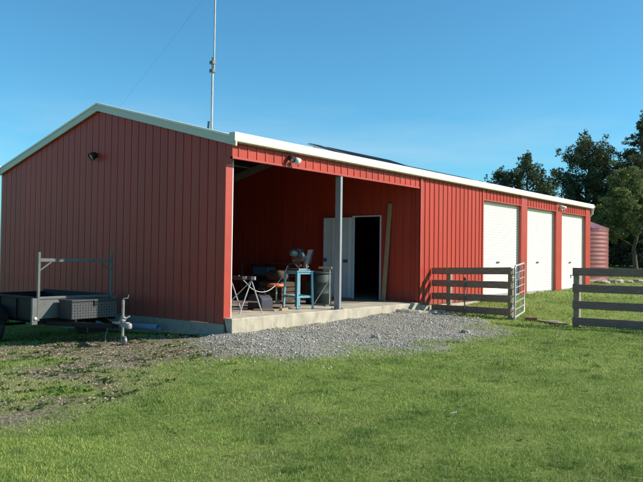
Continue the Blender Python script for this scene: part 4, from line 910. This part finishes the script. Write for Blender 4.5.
tree('conifer_tree', 'dark bushy tree right of the light green tree', 1.2, 39.0, 8.2, 4.8, 10, 'cas2', 'oval', 'trees beyond the shed', .07, 50, .05)
tree('casuarina_tree', 'low dark tree filling the gap between the tank tree and the roof trees', -8.0, 37.5, 5.9, 4.6, 12, 'cas', 'dome', 'trees beyond the shed', .07, 55, .05)
tree('casuarina_tree', 'dark low tree behind the light green tree trunk', -3.2, 42.0, 6.4, 5.6, 13, 'cas', 'dome', 'trees beyond the shed', .07, 55, .02)
tree('casuarina_tree', 'dense dark tree filling the gap between the pointed tree and the tallest tree', -4.2, 40.5, 7.4, 5.2, 15, 'cas', 'dome', 'trees beyond the shed', .07, 60, .05)
tree('casuarina_tree', 'dark tree far beyond the right fence', 7.5, 42.0, 8.0, 6.0, 14, 'cas', 'oval', 'trees beyond the shed', .07, 45, .05)
def shrub(x, y, w, h, seed, m_, label, per=70, size=.075):
    rng = np.random.default_rng(seed); rd = random.Random(seed); z = gz(x, y); t = thing('shrub', label, 'shrub', (x, y, z), 'shrubs under the trees'); cl = []; mb = MB()
    for k in range(16):
        a = rd.random() * 6.28; r_ = w / 2 * math.sqrt(rd.random()); zz = h * rd.uniform(.15, .85) * (1 - .4 * (r_ / (w / 2)) ** 2); p = Vector((x + math.cos(a) * r_, y + math.sin(a) * r_, z + zz)); cl.append((tuple(p), rd.uniform(.2, .42) * h * .45 + .08))
        mb.tube([(x + math.cos(a) * .06, y + math.sin(a) * .06, z - .05), tuple(p)], [.02, .008], 5, False)
    mb.build('stems', M['bark'], t); V, F_, T = leaf_cloud(cl, size, .9, rng, per); o = np_mesh('foliage', V, F_, [M[m_]], {'tint': T}); o.parent = t; o.matrix_parent_inverse = PINV[t.name]
shrub(-.75, 33.4, 1.3, 1.9, 21, 'shrub', 'sunlit yellow green shrub between the tank and the tree trunk')
shrub(-1.9, 34.5, 1.6, 1.8, 22, 'brush', 'dull olive shrub just right of the tank')
shrub(.6, 35.6, 2.0, 1.6, 23, 'brush', 'low olive shrub behind the bare tree trunk')
shrub(2.2, 34.5, 1.8, 1.3, 24, 'brush', 'low olive shrub right of the bare tree trunk')
shrub(-3.6, 36.0, 2.4, 2.4, 25, 'brush', 'wide olive shrub hidden partly by the water tank')
shrub(4.6, 36.5, 2.4, 1.6, 26, 'brush', 'wide low shrub beyond the right fence')
# dense scrub: one mass
cl = []; rd = random.Random(77)
for k in range(420):
    x = rd.uniform(-16, 18); y = 45 + rd.uniform(-1.6, 1.8) - abs(x) * .1; cl.append(((x, y, gz(x, y) + rd.uniform(.1, 3.6)), rd.uniform(.35, .8)))
V, F_, T = leaf_cloud(cl, .17, .9, np.random.default_rng(5), 34)
o = np_mesh('scrub', V, F_, [M['brush']], {'tint': T}); tag(o, 'dense dark scrub forming a continuous belt behind the trees', 'scrub', kind='stuff')

# ------------------------------------------------------------------ light, world, camera
SUN = Vector((1, .68, .80)).normalized()
el = math.asin(SUN.z); az = math.atan2(SUN.x, SUN.y)
sl = bpy.data.lights.new('sun', 'SUN'); sl.energy = 5.0; sl.angle = R(.55); sl.color = (1, .91, .78)
so = bpy.data.objects.new('sun', sl); C.objects.link(so); so.rotation_euler = (-SUN).to_track_quat('-Z', 'Y').to_euler(); so.location = SUN * 60
w = bpy.data.worlds.new('World'); scene.world = w; w.use_nodes = True; nt = w.node_tree; N = nt.nodes; L = nt.links
bg = N['Background']; sky = N.new('ShaderNodeTexSky'); sky.sky_type = 'NISHITA'; sky.sun_disc = False; sky.sun_elevation = el; sky.sun_rotation = az
sky.altitude = 200; sky.air_density = 1.0; sky.dust_density = .7; sky.ozone_density = 2.0
bg.inputs[1].default_value = .10
# thin cloud wisps low in the sky
tc = N.new('ShaderNodeTexCoord'); mp = N.new('ShaderNodeMapping'); mp.inputs['Scale'].default_value = (1.5, 1.5, 9); L.new(tc.outputs['Generated'], mp.inputs[0])
cn = N.new('ShaderNodeTexNoise'); cn.inputs['Scale'].default_value = 1.6; cn.inputs['Detail'].default_value = 7; cn.inputs['Roughness'].default_value = .55; L.new(mp.outputs[0], cn.inputs['Vector'])
mr = N.new('ShaderNodeMapRange'); mr.inputs[1].default_value = .46; mr.inputs[2].default_value = .72; L.new(cn.outputs['Fac'], mr.inputs[0])
sx = N.new('ShaderNodeSeparateXYZ'); L.new(tc.outputs['Generated'], sx.inputs[0])
hz = N.new('ShaderNodeMapRange'); hz.inputs[1].default_value = .24; hz.inputs[2].default_value = .06; hz.inputs[3].default_value = 0; hz.inputs[4].default_value = .85; L.new(sx.outputs['Z'], hz.inputs[0])
mu = N.new('ShaderNodeMath'); mu.operation = 'MULTIPLY'; L.new(mr.outputs[0], mu.inputs[0]); L.new(hz.outputs[0], mu.inputs[1])
cm = N.new('ShaderNodeMix'); cm.data_type = 'RGBA'; L.new(mu.outputs[0], cm.inputs[0]); tn = N.new('ShaderNodeMix'); tn.data_type = 'RGBA'; tn.blend_type = 'MULTIPLY'; tn.inputs[0].default_value = 1; L.new(sky.outputs[0], tn.inputs[6]); tn.inputs[7].default_value = (.53, 1.15, 1.31, 1); L.new(tn.outputs[2], cm.inputs[6]); cm.inputs[7].default_value = (4.2, 5.8, 7.0, 1)
L.new(cm.outputs[2], bg.inputs[0])

cam = bpy.data.cameras.new('camera'); cam.sensor_width = 36; cam.lens = 694.694 / 643 * 36; cam.clip_end = 3000; cam.clip_start = .05
co = bpy.data.objects.new('camera', cam); C.objects.link(co)
r2 = Vector((0.7783568856672942, 0.6276774816859738, 0.013473585961605845)); u2 = Vector((0.002817455691163661, -0.024952820023662906, 0.9996846596383758)); fw = Vector((-0.6278157536074889, 0.7780734770940472, 0.02119065277522618))
co.matrix_world = Matrix(((r2.x, u2.x, -fw.x, CX), (r2.y, u2.y, -fw.y, CY), (r2.z, u2.z, -fw.z, CZ), (0, 0, 0, 1)))
scene.camera = co
vs_ = scene.view_settings; vs_.view_transform = 'Standard'; vs_.look = 'None'; vs_.gamma = 1; vs_.exposure = .38; vs_.use_curve_mapping = False
scene.render.engine = 'CYCLES'; scene.cycles.max_bounces = 6; scene.cycles.diffuse_bounces = 2; scene.cycles.use_denoising = True
